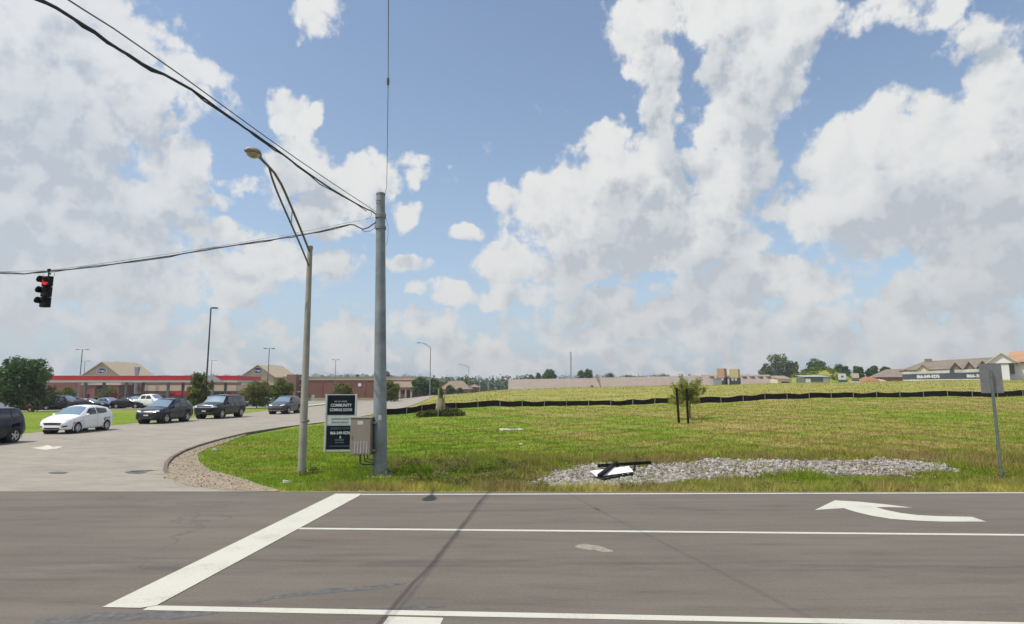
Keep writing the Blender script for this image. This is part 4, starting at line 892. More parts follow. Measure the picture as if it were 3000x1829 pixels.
P_WHITE = paint('white_car_paint', (.78, .78, .78)); P_NAVY = paint('navy_car_paint', (.007, .010, .026)); P_CHAR = paint('charcoal_car_paint', (.010, .013, .020)); P_BLACK = paint('black_car_paint', (.005, .006, .009))
P_SILV = paint('silver_car_paint', (.40, .41, .43), .6, .3); P_RED = paint('red_car_paint', (.28, .015, .02)); P_BLUE = paint('pale_blue_car_paint', (.16, .22, .33), .3); P_DGREY = paint('dark_grey_car_paint', (.055, .058, .065), .4)
def park(c, x, y, rz=0.0, dz=0.0):
    c.location = (x, y, gz(x, y) + .006 + dz); c.rotation_euler = (0, 0, rz); return c
QUEUE = 'cars queueing on the side street'
park(make_car('boxy_hatchback', 'dark navy boxy hatchback cut off by the photo edge, heading the queue', 'car', BOXY, P_NAVY, QUEUE), -24.05, 28.5 - 3.40, R(-1))
park(make_car('hatchback', 'white hatchback waiting in the queue behind the navy boxy car', 'car', HATCH, P_WHITE, QUEUE), -25.12, 34.2 - .80, R(1))
CR = dict(CROSS, handle_m=P_CHAR); park(make_car('crossover', 'charcoal crossover with black trim waiting behind the white hatchback', 'car', CR, P_CHAR, QUEUE), -25.35, 43.2 - .93, R(-1))
park(make_car('large_suv', 'long black large SUV waiting behind the charcoal crossover', 'car', BIGSUV, P_BLACK, QUEUE), -24.85, 50.2 - 1.02, R(-2))
C4 = dict(CROSS, sill_m=M_CHROME, rail_m=M_CHROME, rails=(2.3, 4.0)); C4['front'] = [(sym(.46, .70, .52, .92), M_TRIM, 'grille'), (sym(.60, .58, .62, .68), M_CHROME, 'bumper_trim'), (sym(.56, .40, .54, .52), M_TRIM, 'lower_grille'), (sym(.70, .32, .70, .38), M_CHROME, 'skid_plate')]
park(make_car('crossover', 'dark crossover with bright lower trim, partly behind the pale lamp pole', 'car', C4, P_DGREY, QUEUE), -22.75, 59.6 - .93, R(-2))
# cars standing on the forecourt and car park
LOTG = 'cars parked around the fuel station'
protos = {}
def lot_car(kind, spec, pm, lab, px, D, rz):
    key = (kind, pm.name)
    pos = on(px, D)
    c = make_car(kind, lab, 'car', spec, pm, LOTG)
    park(c, pos.x, pos.y, rz, .02); return c
LOT = [
 ('sedan', SEDAN, P_SILV, 'silver sedan parked low behind the big green tree', 75, 84, R(95)),
 ('sedan', SEDAN, P_RED, 'red sedan parked on the lot just right of the big green tree', 140, 85, R(88)),
 ('crossover', CROSS, P_BLACK, 'black crossover parked beside the red sedan', 176, 87, R(75)),
 ('boxy_hatchback', BOXY, P_DGREY, 'grey boxy car on the forecourt behind the black crossover', 192, 93, R(20)),
 ('large_suv', BIGSUV, P_BLACK, 'long black SUV on the lot showing above the white hatchback roof', 240, 85, R(88)),
 ('sedan', SEDAN, P_CHAR, 'charcoal sedan parked right of the long black SUV', 312, 84, R(92)),
 ('hatchback', HATCH, P_BLUE, 'pale blue hatchback parked under the canopy edge', 352, 86, R(70)),
 ('crossover', CROSS, P_NAVY, 'navy crossover beside the left grey fuel canopy column', 384, 91, R(15)),
 ('boxy_hatchback', BOXY, P_NAVY, 'navy boxy car end on between the pale blue hatchback and the charcoal crossover', 404, 88, R(8)),
 ('pickup_truck', PICKUP, P_WHITE, 'white pickup truck mostly hidden behind the charcoal crossover', 492, 85, R(82)),
 ('sedan', SEDAN, P_BLACK, 'black sedan parked right of the navy boxy car, behind the charcoal crossover bonnet', 428, 85, R(86)),
 ('large_suv', BIGSUV, P_CHAR, 'charcoal SUV at the pumps above the charcoal crossover', 462, 97, R(85)),
 ('sedan', SEDAN, P_WHITE, 'white sedan at the pumps above the long black SUV', 262, 100, R(80)),
 ('crossover', CROSS, P_SILV, 'silver crossover at the pumps left of the white sedan', 222, 101, R(84)),
 ('sedan', SEDAN, P_BLACK, 'black sedan at the pumps right of the white sedan', 330, 99, R(86)),
 ('hatchback', HATCH, P_SILV, 'silver hatchback on the lot behind the long black queue SUV', 660, 96, R(95)),
 ('sedan', SEDAN, P_BLACK, 'black sedan at the pumps right of the bushy tree', 645, 104, R(88)),
 ('pickup_truck', PICKUP, P_WHITE, 'white pickup truck left of the dark crossover on the lot', 792, 88, R(60)),
 ('sedan', SEDAN, P_SILV, 'silver sedan parked behind the black SUV tail', 735, 90, R(92)),
 ('crossover', CROSS, P_WHITE, 'white crossover parked in front of the brick shop', 860, 130, R(80)),
]
for a in LOT: lot_car(*a)
# ------------------------------------------------------------------ buildings and the car park
def brick_mat(name, a, b_, mortar, scale):
    m = bpy.data.materials.new(name); m.use_nodes = True; t = m.node_tree; b = t.nodes['Principled BSDF']; k = NT(t)
    P = k.n('ShaderNodeTexCoord').outputs['Object']; sx_ = k.n('ShaderNodeSeparateXYZ'); k.l(P, sx_.inputs[0])
    cv = k.n('ShaderNodeCombineXYZ'); k.l(k.math('ADD', sx_.outputs[0], sx_.outputs[1]), cv.inputs[0]); k.l(sx_.outputs[2], cv.inputs[1])
    bt = k.n('ShaderNodeTexBrick'); k.l(cv.outputs[0], bt.inputs['Vector']); bt.inputs['Scale'].default_value = scale
    for nm, c in (('Color1', a), ('Color2', b_), ('Mortar', mortar)): bt.inputs[nm].default_value = (*c, 1)
    bt.inputs['Mortar Size'].default_value = .012
    c = k.mix(1.0, bt.outputs['Color'], k.ramp(k.noise(P, .35, 4, .6), [(.3, (.82, .82, .82)), (.7, (1.15, 1.12, 1.1))]), 'MULTIPLY')
    k.l(c, b.inputs['Base Color']); b.inputs['Roughness'].default_value = .9; return m
M_BRICK = brick_mat('red_brick', (.205, .062, .046), (.155, .048, .038), (.22, .15, .12), 4)
M_BRICK2 = brick_mat('brown_brick', (.22, .12, .085), (.17, .09, .066), (.24, .18, .15), 4)
M_TAN = mat('tan_stucco', (.44, .36, .25), .9, var=.08, scale=.4); M_TAN2 = mat('pale_tan_stucco', (.50, .42, .31), .9, var=.06, scale=.4)
M_STONE = mat('pale_split_stone', (.36, .29, .24), .9, var=.2, scale=2); M_ROOFT = mat('tan_metal_roof', (.40, .32, .21), .6, var=.06, scale=1)
M_DKGL = mat('shop_glass', (.03, .035, .04), .1, var=0, spec=.8); M_GREYMET = mat('grey_roof_unit', (.34, .35, .36), .6, var=.1)
M_LOGOB = mat('logo_violet_blue', (.025, .020, .11), .5, var=0); M_LOGOW = mat('logo_white', (.68, .66, .70), .5, var=0)
M_SHINGLE = mat('brown_shingles', (.205, .155, .115), .95, var=.18, scale=1.5); M_SHINGLE2 = mat('mauve_grey_shingles', (.245, .200, .165), .95, var=.12, scale=.8)
SY0 = 190.0
class Facade:
    """a building front square to the line of sight at photo column px and distance D: local x along the front, y away"""
    def __init__(f, px, D, back=0.0):
        f.p = on(px, D); f.th = math.atan2(f.p.x, f.p.y); f.d = math.hypot(f.p.x, f.p.y); f.rz = -f.th
    def hit(f, px, py, dy=0.0):
        x, y, z = ray(px, py); ph = math.atan2(x, y) - f.th; t = (f.d + dy) / math.cos(ph); return t * math.sin(ph), CAM_H + z / math.hypot(x, y) * t - f.p.z
    def x(f, px, py=1090, dy=0.0): return f.hit(px, py, dy)[0]
    def z(f, py, px=2800, dy=0.0): return f.hit(px, py, dy)[1]
def X_at(px, D): return (px - 1500) / FPX * (D * COSP - CAM_H * SINP)
def Z_at(py, D): return A(1500, py, D).z
def gable_wall(mb, xa, xb, y0, y1, zb, ze, zt, mi=0):    # a gabled block: plan xa..xb, y0..y1, eaves ze, ridge zt
    xm = (xa + xb) / 2; v = [(xa, y0, zb), (xb, y0, zb), (xb, y0, ze), (xm, y0, zt), (xa, y0, ze), (xa, y1, zb), (xb, y1, zb), (xb, y1, ze), (xm, y1, zt), (xa, y1, ze)]
    return mb.add(v, [(0, 1, 2, 3, 4), (9, 8, 7, 6, 5), (0, 4, 9, 5), (1, 6, 7, 2)], mi)
def gable_roof(mb, xa, xb, y0, y1, ze, zt, over, th, mi=0):
    xm = (xa + xb) / 2; s_ = (zt - ze) / (xm - xa)
    for sg in (-1, 1):
        xe = xm + sg * ((xm - xa) + over); zee = ze - s_ * over
        v = [(xe, y0 - over, zee), (xm, y0 - over, zt), (xm, y1, zt), (xe, y1, zee)]; v += [(a, b, c + th) for a, b, c in v]
        mb.add(v, [(0, 1, 2, 3), (7, 6, 5, 4), (0, 4, 5, 1), (1, 5, 6, 2), (2, 6, 7, 3), (3, 7, 4, 0)], mi)
# --- the supermarket, 110 m of brick
zb_ = -2.1; xl, xr = X_at(120, SY0), X_at(1236, SY0); zpar = Z_at(1103.5, SY0); zbr = Z_at(1114, SY0)
ST = thing('supermarket', 'long red brick supermarket with two tan gables behind the car park', 'building', ((xl + xr) / 2, SY0, zb_)); o0 = Vector(ST.location)
def sx(x): return x - o0.x
def sz(z): return z - o0.z
w = MB().box(sx(xl), 0, -.3, sx(xr), 60, sz(zbr)).build('wall', M_BRICK, ST)
MB().box(sx(xl) - .15, -.15, sz(zbr) + .001, sx(xr) + .15, 60, sz(zpar) - .28).build('parapet', M_TAN, ST)
MB().box(sx(xl) - .25, -.25, sz(zpar) - .279, sx(xr) + .25, 60, sz(zpar)).build('coping', mat('grey_green_coping', (.22, .23, .21), .6, var=.1), ST)
MB().box(sx(xl) - .1, -.12, -.3, sx(xr) + .1, -.003, 1.15).build('stone_base', M_STONE, ST)
for px in range(860, 1240, 42):
    x = sx(X_at(px, SY0)); MB().box(x - .12, -.10, 1.16, x + .12, -.003, sz(zbr) - .01).build('pilaster', M_BRICK, ST)
M_MARK = [M_LOGOW, M_LOGOB]
def oval_sign(parent, x, y, z, rx, rz):
    mb = MB(); n = 28
    mb.add([(x + rx * math.cos(2 * math.pi * i / n), y, z + rz * math.sin(2 * math.pi * i / n)) for i in range(n)] + [(x + rx * math.cos(2 * math.pi * i / n), y + .14, z + rz * math.sin(2 * math.pi * i / n)) for i in range(n)], [tuple(range(n))] + [(i, (i + 1) % n, n + (i + 1) % n, n + i) for i in range(n)], 0)
    mb.add([(x + rx * .86 * math.cos(2 * math.pi * i / n), y - .02, z + rz * .84 * math.sin(2 * math.pi * i / n)) for i in range(n)], [tuple(range(n))], 1)
    text_mesh(mb, 'Kroger', rz * .95, (x, y - .03, z), (1, 0, 0), (0, 0, 1), 0, depth=.01, sx=.86, bold=.03)
    return mb.build('oval_logo', M_MARK, parent)
def entrance(pxa, pxb, pyt, pyl, pxl, name_low, dep, facet=True):
    xa, xb = X_at(pxa, SY0 - 6), X_at(pxb, SY0 - 6); zt = sz(Z_at(pyt, SY0 - 6)); ze = sz(Z_at(1103, SY0 - 6))
    mb = MB(); gable_wall(mb, sx(xa), sx(xb), -6, 12, ze - 2.6, ze, zt); g_ = mb.build('gable_wall', M_TAN, ST)
    rf = MB(); gable_roof(rf, sx(xa), sx(xb), -6, 12, ze, zt, .7, .22); rf.build('gable_roof', M_ROOFT, ST)
    for xp in (sx(xa) + .6, sx(xb) - 4.2): MB().box(xp, -5.9, -.3, xp + 3.6, 0, ze - 2.601).build('brick_pier', M_BRICK, ST)
    MB().box(sx(xa) + 4.2, -3.0, .0, sx(xb) - 4.2, -2.9, ze - 2.7).build('entrance_glass', M_DKGL, ST)
    MB().box(sx(xa) - .1, -6.12, ze - 2.6, sx(xb) + .1, -6.003, ze - 2.25).build('cornice', M_TAN2, ST)
    oval_sign(g_, sx(X_at(pxl, SY0 - 6)), -6.2, sz(Z_at(pyl, SY0 - 6)), 1.65, .95)
    return xa, xb, ze, g_
# left gable is broad and wears its ridge back to the right; right gable is narrower
entrance(236, 352, 1062, 1087, 293, '', 6)
for (pa, pb, pt) in ((272, 398, 1061.5), (734, 838, 1070.5)):       # the hall behind each gable shows as a second slope
    q0, q1 = X_at(pa, SY0 + 13), X_at(pb, SY0 + 13); mb = MB(); gable_wall(mb, sx(q0), sx(q1), 13, 24, sz(zpar) - .5, sz(zpar) + .02, sz(Z_at(pt, SY0 + 13))); q = mb.build('rear_gable', M_TAN, ST)
    rf = MB(); gable_roof(rf, sx(q0), sx(q1), 13, 24, sz(zpar) + .02, sz(Z_at(pt, SY0 + 13)), .5, .2); rf.build('gable_roof', M_ROOFT, q)
xa, xb, ze, g_ = entrance(706, 800, 1071, 1086, 752, '', 6)
MB().box(sx(X_at(718, SY0 - 7)), -7.0, ze - 1.3, sx(X_at(778, SY0 - 7)), -6.13, ze - 1.0).build('lettering_ledge', mat('olive_lettering_ledge', (.17, .15, .09), .7, var=0), ST)
MB().box(sx(X_at(838, SY0 - 3)), -3, -.2, sx(X_at(818, SY0 - 3)) + 5, 8, sz(Z_at(1098, SY0))).build('brick_block', M_BRICK2, ST)
# letter band over the left door, blue pharmacy sign, service doors, wall lamp
lt = MB()
for q in range(6): lt.box(sx(X_at(857, SY0)) + q * .42, -.17, sz(Z_at(1131, SY0)), sx(X_at(857, SY0)) + q * .42 + .3, -.12, sz(Z_at(1126, SY0)) - .15 * (q % 2), 0)
lt.box(sx(X_at(855, SY0)), -.14, sz(Z_at(1134.5, SY0)), sx(X_at(880, SY0)), -.12, sz(Z_at(1132.6, SY0)), 1)
lt.build('lettering', [M_LOGOW, M_LOGOB], ST)
MB().box(sx(X_at(858, SY0)), -2.2, sz(Z_at(1150, SY0)), sx(X_at(884, SY0)), -.02, sz(Z_at(1146, SY0))).build('awning', M_TAN2, ST)
MB().box(sx(X_at(862, SY0)), -.14, 0, sx(X_at(880, SY0)), -.125, sz(Z_at(1152, SY0))).build('entrance_glass', M_DKGL, ST)
MB().lathe([(0, 0), (.55, 0), (.55, .12), (0, .14)], 14, at=(sx(X_at(1053, SY0)), -.02, sz(Z_at(1128, SY0))), rot=Matrix.Rotation(R(90), 3, 'X')).build('wall_lamp', M_LOGOW, ST)
for px, pyt in ((876, 1099), (930, 1099), (985, 1099), (1040, 1098), (1060, 1098), (1195, 1101), (300, 1100), (480, 1100), (560, 1099)):
    x = sx(X_at(px, SY0 + 14)); MB().box(x - 1.6, 12, sz(zpar) - .6, x + 1.6, 15, sz(Z_at(pyt, SY0 + 14))).build('roof_unit', M_GREYMET, ST)
for px in (892, 918, 1010, 1040): 
    x = sx(X_at(px, SY0)); MB().box(x - .5, -.15, 0, x + .5, -.122, 2.1).build('service_door', M_GREYMET, ST)
# right end: stone porch with tan fascia
xa, xb = X_at(1152, SY0 - 5), X_at(1206, SY0 - 5)
MB().box(sx(xa), -5, sz(Z_at(1135, SY0 - 5)), sx(xb), 0, sz(Z_at(1118, SY0 - 5))).build('porch_fascia', M_TAN2, ST)
MB().box(sx(xa) + .1, -4.9, sz(Z_at(1142, SY0 - 5)), sx(xb) - .1, -.01, sz(Z_at(1135, SY0 - 5)) - .003).build('porch_beam', M_BRICK2, ST)
for q in (0, .30, .62, .92):
    x = sx(xa + (xb - xa) * q); MB().box(x, -4.8, -.2, x + (xb - xa) * .08, -4.0, sz(Z_at(1142, SY0 - 5)) - .003).build('porch_pier', M_STONE, ST)
MB().box(sx(xa) + (xb - xa) * .64, -.35, -.1, sx(xa) + (xb - xa) * .84, -.13, 2.6).build('door', mat('dark_red_door', (.06, .02, .02), .5, var=0), ST)
MB().box(sx(xa) + .5, -.34, -.1, sx(xa) + (xb - xa) * .60, -.13, 2.3).build('porch_wall', M_STONE, ST)

# --- fuel station canopy
CD = 100.0; xl, xr = X_at(136, CD), X_at(728, CD); zg = gz((xl + xr) / 2, CD)
c0 = Vector(((xl + xr) / 2, CD, zg)); FC = thing('fuel_canopy', 'long flat red edged fuel station canopy in front of the supermarket', 'canopy', c0)
zt, zm, zl = [A(1500, p, CD).z - zg for p in (1103, 1114.8, 1121)]
M_RED = mat('red_fascia', (.50, .016, .026), .4, var=.05, scale=.5); M_OFFW = mat('off_white_fascia', (.42, .42, .38), .5, var=.06, scale=.5); M_CSTEEL = mat('grey_column_paint', (.30, .31, .32), .6, var=.1); M_GPANEL = mat('grey_swoosh_panel', (.34, .34, .36), .5, var=.04)
hw_ = (xr - xl) / 2; dpt = 9.0
rd = MB(); rd.box(-hw_, -dpt / 2, zm, hw_, dpt / 2, zt); rd.build('red_band', M_RED, FC)
MB().box(-hw_ + .02, -dpt / 2 + .02, zl, hw_ - .02, dpt / 2 - .02, zm - .001).build('white_band', M_OFFW, FC)
MB().box(-hw_ - .03, -dpt / 2 - .03, zt + .001, hw_ + .03, dpt / 2 + .03, zt + .06).build('edge_trim', M_OFFW, FC)
xg0, xg1, xg2 = [X_at(p, CD - 4.6) - c0.x for p in (596, 640, 652)]
MB().add([(xg0, -dpt / 2 - .012, zm - .3), (xg2, -dpt / 2 - .012, zm - .3), (xg1 - 1.0, -dpt / 2 - .012, zt + .02), (xg0, -dpt / 2 - .012, zt + .02)], [(0, 1, 2, 3)]).build('grey_panel', M_GPANEL, FC)
for px in (274, 392, 512, 640):
    x = X_at(px, CD) - c0.x
    for yy in (-2.2, 2.2):
        MB().box(x - .17, yy - .17, -.1, x + .17, yy + .17, zl + .05).build('column', M_CSTEEL, FC)
M_PUMP = mat('grey_pump_case', (.42, .43, .45), .4, var=.05)
for i, px in enumerate((250, 330, 425, 500, 600, 670)):
    p = on(px, CD); q = thing('fuel_pump', 'grey fuel pump with red top standing under the long red canopy', 'fuel pump', p, 0, 'fuel pumps under the canopy')
    MB().box(-.42, -.28, 0, .42, .28, 1.5).build('case', M_PUMP, q, bevel=.03); MB().box(-.46, -.30, 1.502, .46, .30, 2.1).build('top_sign', M_RED, q, bevel=.02); MB().box(-.3, -.30, .95, .3, -.283, 1.35).build('screen', M_DKGL, q)
    for sg in (-1, 1): MB().tube([(sg * .40, -.30, 1.2), (sg * .52, -.36, .6), (sg * .48, -.34, .25), (sg * .42, -.30, .9)], .025, 6).build('hose', M_BLACK, q, smooth=True)
# --- kiosk behind the pumps: tan upper wall, red counter band
KD = 112.0; xl, xr = X_at(420, KD), X_at(688, KD); zg = gz((xl + xr) / 2, KD)
KI = thing('fuel_kiosk', 'low tan kiosk with a red band under the fuel canopy', 'building', ((xl + xr) / 2, KD, zg)); hw_ = (xr - xl) / 2
zr = [A(1500, p, KD).z - zg for p in (1129, 1146, 1148, 1158)]
MB().box(-hw_, 0, -.3, hw_, 5, zr[1]).build('lower_wall', M_BRICK2, KI); MB().box(-hw_ - .1, -.1, zr[1] + .001, hw_ + .1, 5.1, zr[0]).build('upper_wall', M_TAN2, KI)
MB().box(-hw_ + 5.0, -.13, zr[3], hw_ * .15, -.003, zr[2]).build('red_band', M_RED, KI)
for f in (-.86, -.6, .3, .55, .8):
    MB().box(hw_ * f - .9, -.10, .2, hw_ * f + .9, -.004, zr[3] - .05 if f < .2 else zr[2] - .1).build('window', M_DKGL, KI)
for f in (-.95, -.72): MB().box(hw_ * f - .2, -.14, zr[1], hw_ * f + .2, -.103, zr[0] - .02).build('pillar', M_CSTEEL, KI)

# --- lamp standards of the car park
M_DPOLE = mat('dark_bronze_pole', (.050, .052, .055), .5, .2, var=0); M_GPOLE = mat('grey_lot_pole', (.20, .215, .23), .6, .2, var=0)
def lot_lamp(px, pt, D, heads, m, lab, r=.09, half=1.0):
    p = on(px, D); p.z -= .1; top = A(px, pt, D).z - p.z
    t = thing('lot_lamp', lab, 'street lamp', p, 0, 'lamp standards of the car park')
    MB().tube([(0, 0, 0), (0, 0, top)], [r, r * .7], 8).build('pole', m, t, smooth=True); MB().lathe([(.3, 0), (.3, .7), (.1, .75)], 10, cap=True).build('base', M_CONC, t)
    for h in heads:
        MB().bar((0, 0, top - .08), (h * half, 0, top - .05), .06).build('arm', m, t); MB().box(h * half - .32, -.2, top - .11, h * half + .32, .2, top + .05, 0).build('lamp_box', m, t, bevel=.02)
lot_lamp(600, 902, 74, (.62,), M_DPOLE, 'tall dark lamp standard with one head beside the bushy tree', .115, .8)
lot_lamp(229, 1024, 140, (-1, 1), M_GPOLE, 'grey twin head lamp standard left of the broad tan gable', .13, 1.15)
lot_lamp(241, 1058, 205, (-1, 1), M_GPOLE, 'small far twin head lamp standard touching the broad tan gable', .12, 1.3)
lot_lamp(615, 1056, 200, (-1, 1), M_GPOLE, 'small far lamp standard just right of the tall dark one', .12, 1.3)
lot_lamp(782, 1021, 140, (-1, 1), M_DPOLE, 'dark twin head lamp standard in front of the narrower tan gable', .11, .95)
lot_lamp(980, 1054, 175, (-1, 1), M_GPOLE, 'small lamp standard against the brick wall left of the grey pole', .11, .75)
# funnel shaped grey vent above the left part of the canopy
v0 = on(396, 150); vt = A(396, 1076, 150).z - v0.z; VT = thing('sign_mast', 'grey mast with a flared square top behind the red canopy', 'mast', v0)
MB().tube([(0, 0, 0), (0, 0, vt - 2.2)], .35, 8).build('mast', M_GPOLE, VT); MB().lathe([(.36, vt - 2.2), (.62, vt - .6), (.70, vt), (0, vt)], 4, rot=Matrix.Rotation(R(45), 3, 'Z')).build('top', mat('lilac_grey_top', (.30, .28, .34), .6, var=0), VT)
# --- island kerb in the side street
isl = [tuple(on(p, d).to_2d()) for p, d in ((880, 84), (905, 84), (985, 103), (960, 104))]
IS = drape('traffic_island', isl, .10, mat('pale_island_kerb', (.46, .43, .26), .85, var=.1), 4); tag(IS, kind='structure')
# --- street lamps along the side street
def road_lamp(px, pb, pt, D, hx, lab):
    p = on(px, D); top = A(px, pt, D).z - p.z; t = thing('street_lamp', lab, 'street lamp', p, 0, 'street lamps along the side street')
    MB().tube([(0, 0, -.1), (0, 0, top)], [.11, .07], 10).build('pole', M_GALV, t, smooth=True); w_ = hx / FPX * D
    MB().tube([(0, 0, top - .1), (w_ * .35, 0, top + .45), (w_ * .7, 0, top + .72), (w_, 0, top + .78)], .045, 8).build('arm', M_GALV, t, smooth=True)
    MB().tube([(0, 0, top - .55), (w_ * .35, 0, top + .20), (w_ * .6, 0, top + .60)], .035, 8).build('arm', M_GALV, t, smooth=True)
    MB().lathe([(0, 0), (.14, .03), (.19, .35), (.12, .75), (0, .8)], 10, at=(w_ + .3, 0, top + .76), rot=Matrix.Diagonal((1, 1, .55)).to_3x3() @ Matrix.Rotation(R(-90), 3, 'Y')).build('lamp_head', M_GALV_D, t, smooth=True)
road_lamp(1259, 1172, 1016, 118, -34, 'grey street lamp with its arm to the left, right of the thick grey pole')
road_lamp(1373, 1150, 1075, 205, -26, 'small distant street lamp left of the long mauve roof')
for px, pt, lab in ((1405, 1107, 'pale thin post in front of the dark woods, left one'), (1430, 1109, 'pale thin post in front of the dark woods, right one')):
    p = on(px, 180); q = thing('thin_post', lab, 'post', p, 0, 'thin posts before the woods'); MB().tube([(0, 0, 0), (0, 0, A(px, pt, 180).z - p.z)], .09, 6).build('shaft', M_LAMPPOLE, q); MB().box(-.15, -.1, -.1, .15, .1, .25).build('foot', M_CONC, q)
# --- houses beyond the side street: brown roofed, low
def house(px0, px1, D, pe, pr, wallm, roofm, lab, deep=11, name='house', hip=.25, wins=4, cat='house'):
    xa, xb = X_at(px0, D), X_at(px1, D); zg = min(gz(xa, D), gz(xb, D)); ze, zt = A(1500, pe, D).z, A(1500, pr, D + deep / 2).z
    c = Vector(((xa + xb) / 2, D, zg)); t = thing(name, lab, cat, c); h = (xb - xa) / 2; ze -= zg; zt -= zg
    wl = MB().box(-h, 0, -.5, h, deep, ze).build('wall', wallm, t)
    o = .6; hp = hip * deep; v = [(-h - o, -o, ze - .1), (h + o, -o, ze - .1), (h + o, deep + o, ze - .1), (-h - o, deep + o, ze - .1), (-h + hp, deep / 2, zt), (h - hp, deep / 2, zt)]
    MB().add(v, [(0, 1, 5, 4), (1, 2, 5), (2, 3, 4, 5), (3, 0, 4), (3, 2, 1, 0)]).build('roof', roofm, t)
    for i in range(wins):
        x = -h + (i + .5) * 2 * h / wins; z0 = max(.8, ze - 2.2)
        f = MB().box(x - .55, -.05, z0, x + .55, -.003, z0 + 1.3).build('window', M_OFFW, t); MB().box(x - .46, -.07, z0 + .09, x + .46, -.052, z0 + 1.21).build('pane', M_DKGL, f)
    return t
house(1288, 1376, 215, 1140, 1116, M_BRICK2, M_SHINGLE, 'low brown roofed house right of the green trees by the street lamp', 13)
house(1370, 1404, 230, 1134, 1126, M_BRICK2, M_SHINGLE, 'small brown house at the left foot of the dark woods', 9, wins=2)
# --- the long low building behind the rise: mostly roof
def long_roof(px0, px1, D, pb, pt0, pt1, lab):
    xa, xb = X_at(px0, D), X_at(px1, D); zg = gz((xa + xb) / 2, D) - 1; t = thing('long_building', lab, 'building', ((xa + xb) / 2, D, zg)); h = (xb - xa) / 2
    z0, za, zc_ = A(1500, pb, D).z - zg, A(1500, pt0, D + 9).z - zg, A(1500, pt1, D + 9).z - zg
    MB().box(-h + .4, .5, -1.5, h - .4, 18, z0).build('wall', M_BRICK2, t)
    v = [(-h - .5, -.4, z0 - .1), (h + .5, -.4, z0 - .1), (h + .5, 9, zc_), (-h - .5, 9, za), (-h - .5, 18.4, z0 - .1), (h + .5, 18.4, z0 - .1)]
    MB().add(v, [(0, 1, 2, 3), (3, 2, 5, 4), (0, 3, 4), (1, 5, 2), (4, 5, 1, 0)]).build('roof', M_SHINGLE2, t); return t, h, z0, za
LD = 170
t, h, z0, za = long_roof(1494, 1756, LD, 1142, 1112, 1108, 'long low mauve roofed building behind the grassy rise, left stretch')
x = X_at(1733, LD) - t.location.x; MB().add([(x - 1.2, -.9, z0 - .6), (x + 1.2, -.9, z0 - .6), (x + .2, -.9, z0 + 1.3), (x - 1.2, 5, z0 - .6), (x + 1.4, 5, z0 - .6), (x + .2, 5, z0 + 1.3)], [(0, 1, 2), (5, 4, 3), (0, 2, 5, 3), (1, 4, 5, 2)]).build('dormer', mat('red_brown_dormer', (.15, .045, .02), .8, var=.1), t)
t, h, z0, za = long_roof(1756, 2092, LD + 2, 1138, 1107, 1101, 'long low mauve roofed building behind the grassy rise, stretch behind the young tree')
MB().bar((-h + .3, -.6, z0 - .4), (-h + .5, 8.4, za + .5), .5).build('roof_seam', mat('red_brown_flashing', (.17, .07, .05), .8, var=0), t)
t, h, z0, za = long_roof(2092, 2290, LD + 6, 1128, 1098, 1098, 'long low mauve roofed building right of the two stacked towers')
for i in range(8):
    x = -h + (i + .6) * 2 * h / 8; MB().box(x - .5, 5.2, za - 1.8, x + .5, 7.6, za - .55).build('roof_vent', mat('brown_roof_vent', (.16, .10, .08), .9, var=.1), t)
# --- two plywood towers above dark wrapped walls
M_PLY = mat('raw_plywood', (.40, .245, .16), .85, var=.14, scale=1.2); M_PLYY = mat('yellow_sheathing', (.44, .36, .18), .85, var=.1); M_WRAP = mat('dark_blue_wrap', (.03, .035, .06), .6, var=.1); M_GWRAP = mat('pale_grey_blockwork', (.30, .31, .35), .8, var=.1)
TD_ = 150
def tower(pa, pb, pc, pt, pm, pbm, m, lab, group='plywood towers of the building site'):
    xa, xb, xc = [X_at(p, TD_) for p in (pa, pb, pc)]; zg = gz(xa, TD_); t = thing('plywood_tower', lab, 'building', (xa, TD_, zg), 0, group)
    zt, zm, zz = [A(1500, p, TD_).z - zg for p in (pt, pm, pbm)]
    a = xb - xa; d_ = (xc - xb); rz = R(-32); up = MB().box(0, 0, zm, a / math.cos(rz), d_ / math.sin(-rz), zt).build('upper_box', m, t); up.rotation_euler = (0, 0, rz)
    lo = MB().box(-.1, -.05, -.5, a / math.cos(rz) + .1, d_ / math.sin(-rz) + .1, zm - .002).build('lower_wall', M_WRAP, t); lo.rotation_euler = (0, 0, rz)
    for f in (.25, .7): MB().box(a * f, -.09, zz + .45, a * f + .5, -.06, zz + 1.05).build('window', M_OFFW, lo)
    return t
tower(2103, 2121, 2138, 1080, 1107, 1121, M_PLY, 'broader orange plywood tower above dark walls, left of the pair')
tower(2140, 2161, 2173, 1082, 1107, 1121, M_PLYY, 'yellowish plywood tower above dark walls, right of the pair')
px_w = [X_at(p, 146) for p in (2092, 2116)]; zg = gz(px_w[0], 146)
bw_ = thing('block_wall', 'pale grey block wall left of the dark tower walls', 'wall', (px_w[0], 146, zg)); MB().box(0, 0, -.5, px_w[1] - px_w[0], 1.2, A(1500, 1110, 146).z - zg).build('wall', M_GWRAP, bw_); MB().box(-.05, -.05, A(1500, 1110, 146).z - zg + .002, px_w[1] - px_w[0] + .05, 1.25, A(1500, 1109, 146).z - zg).build('coping', M_OFFW, bw_)
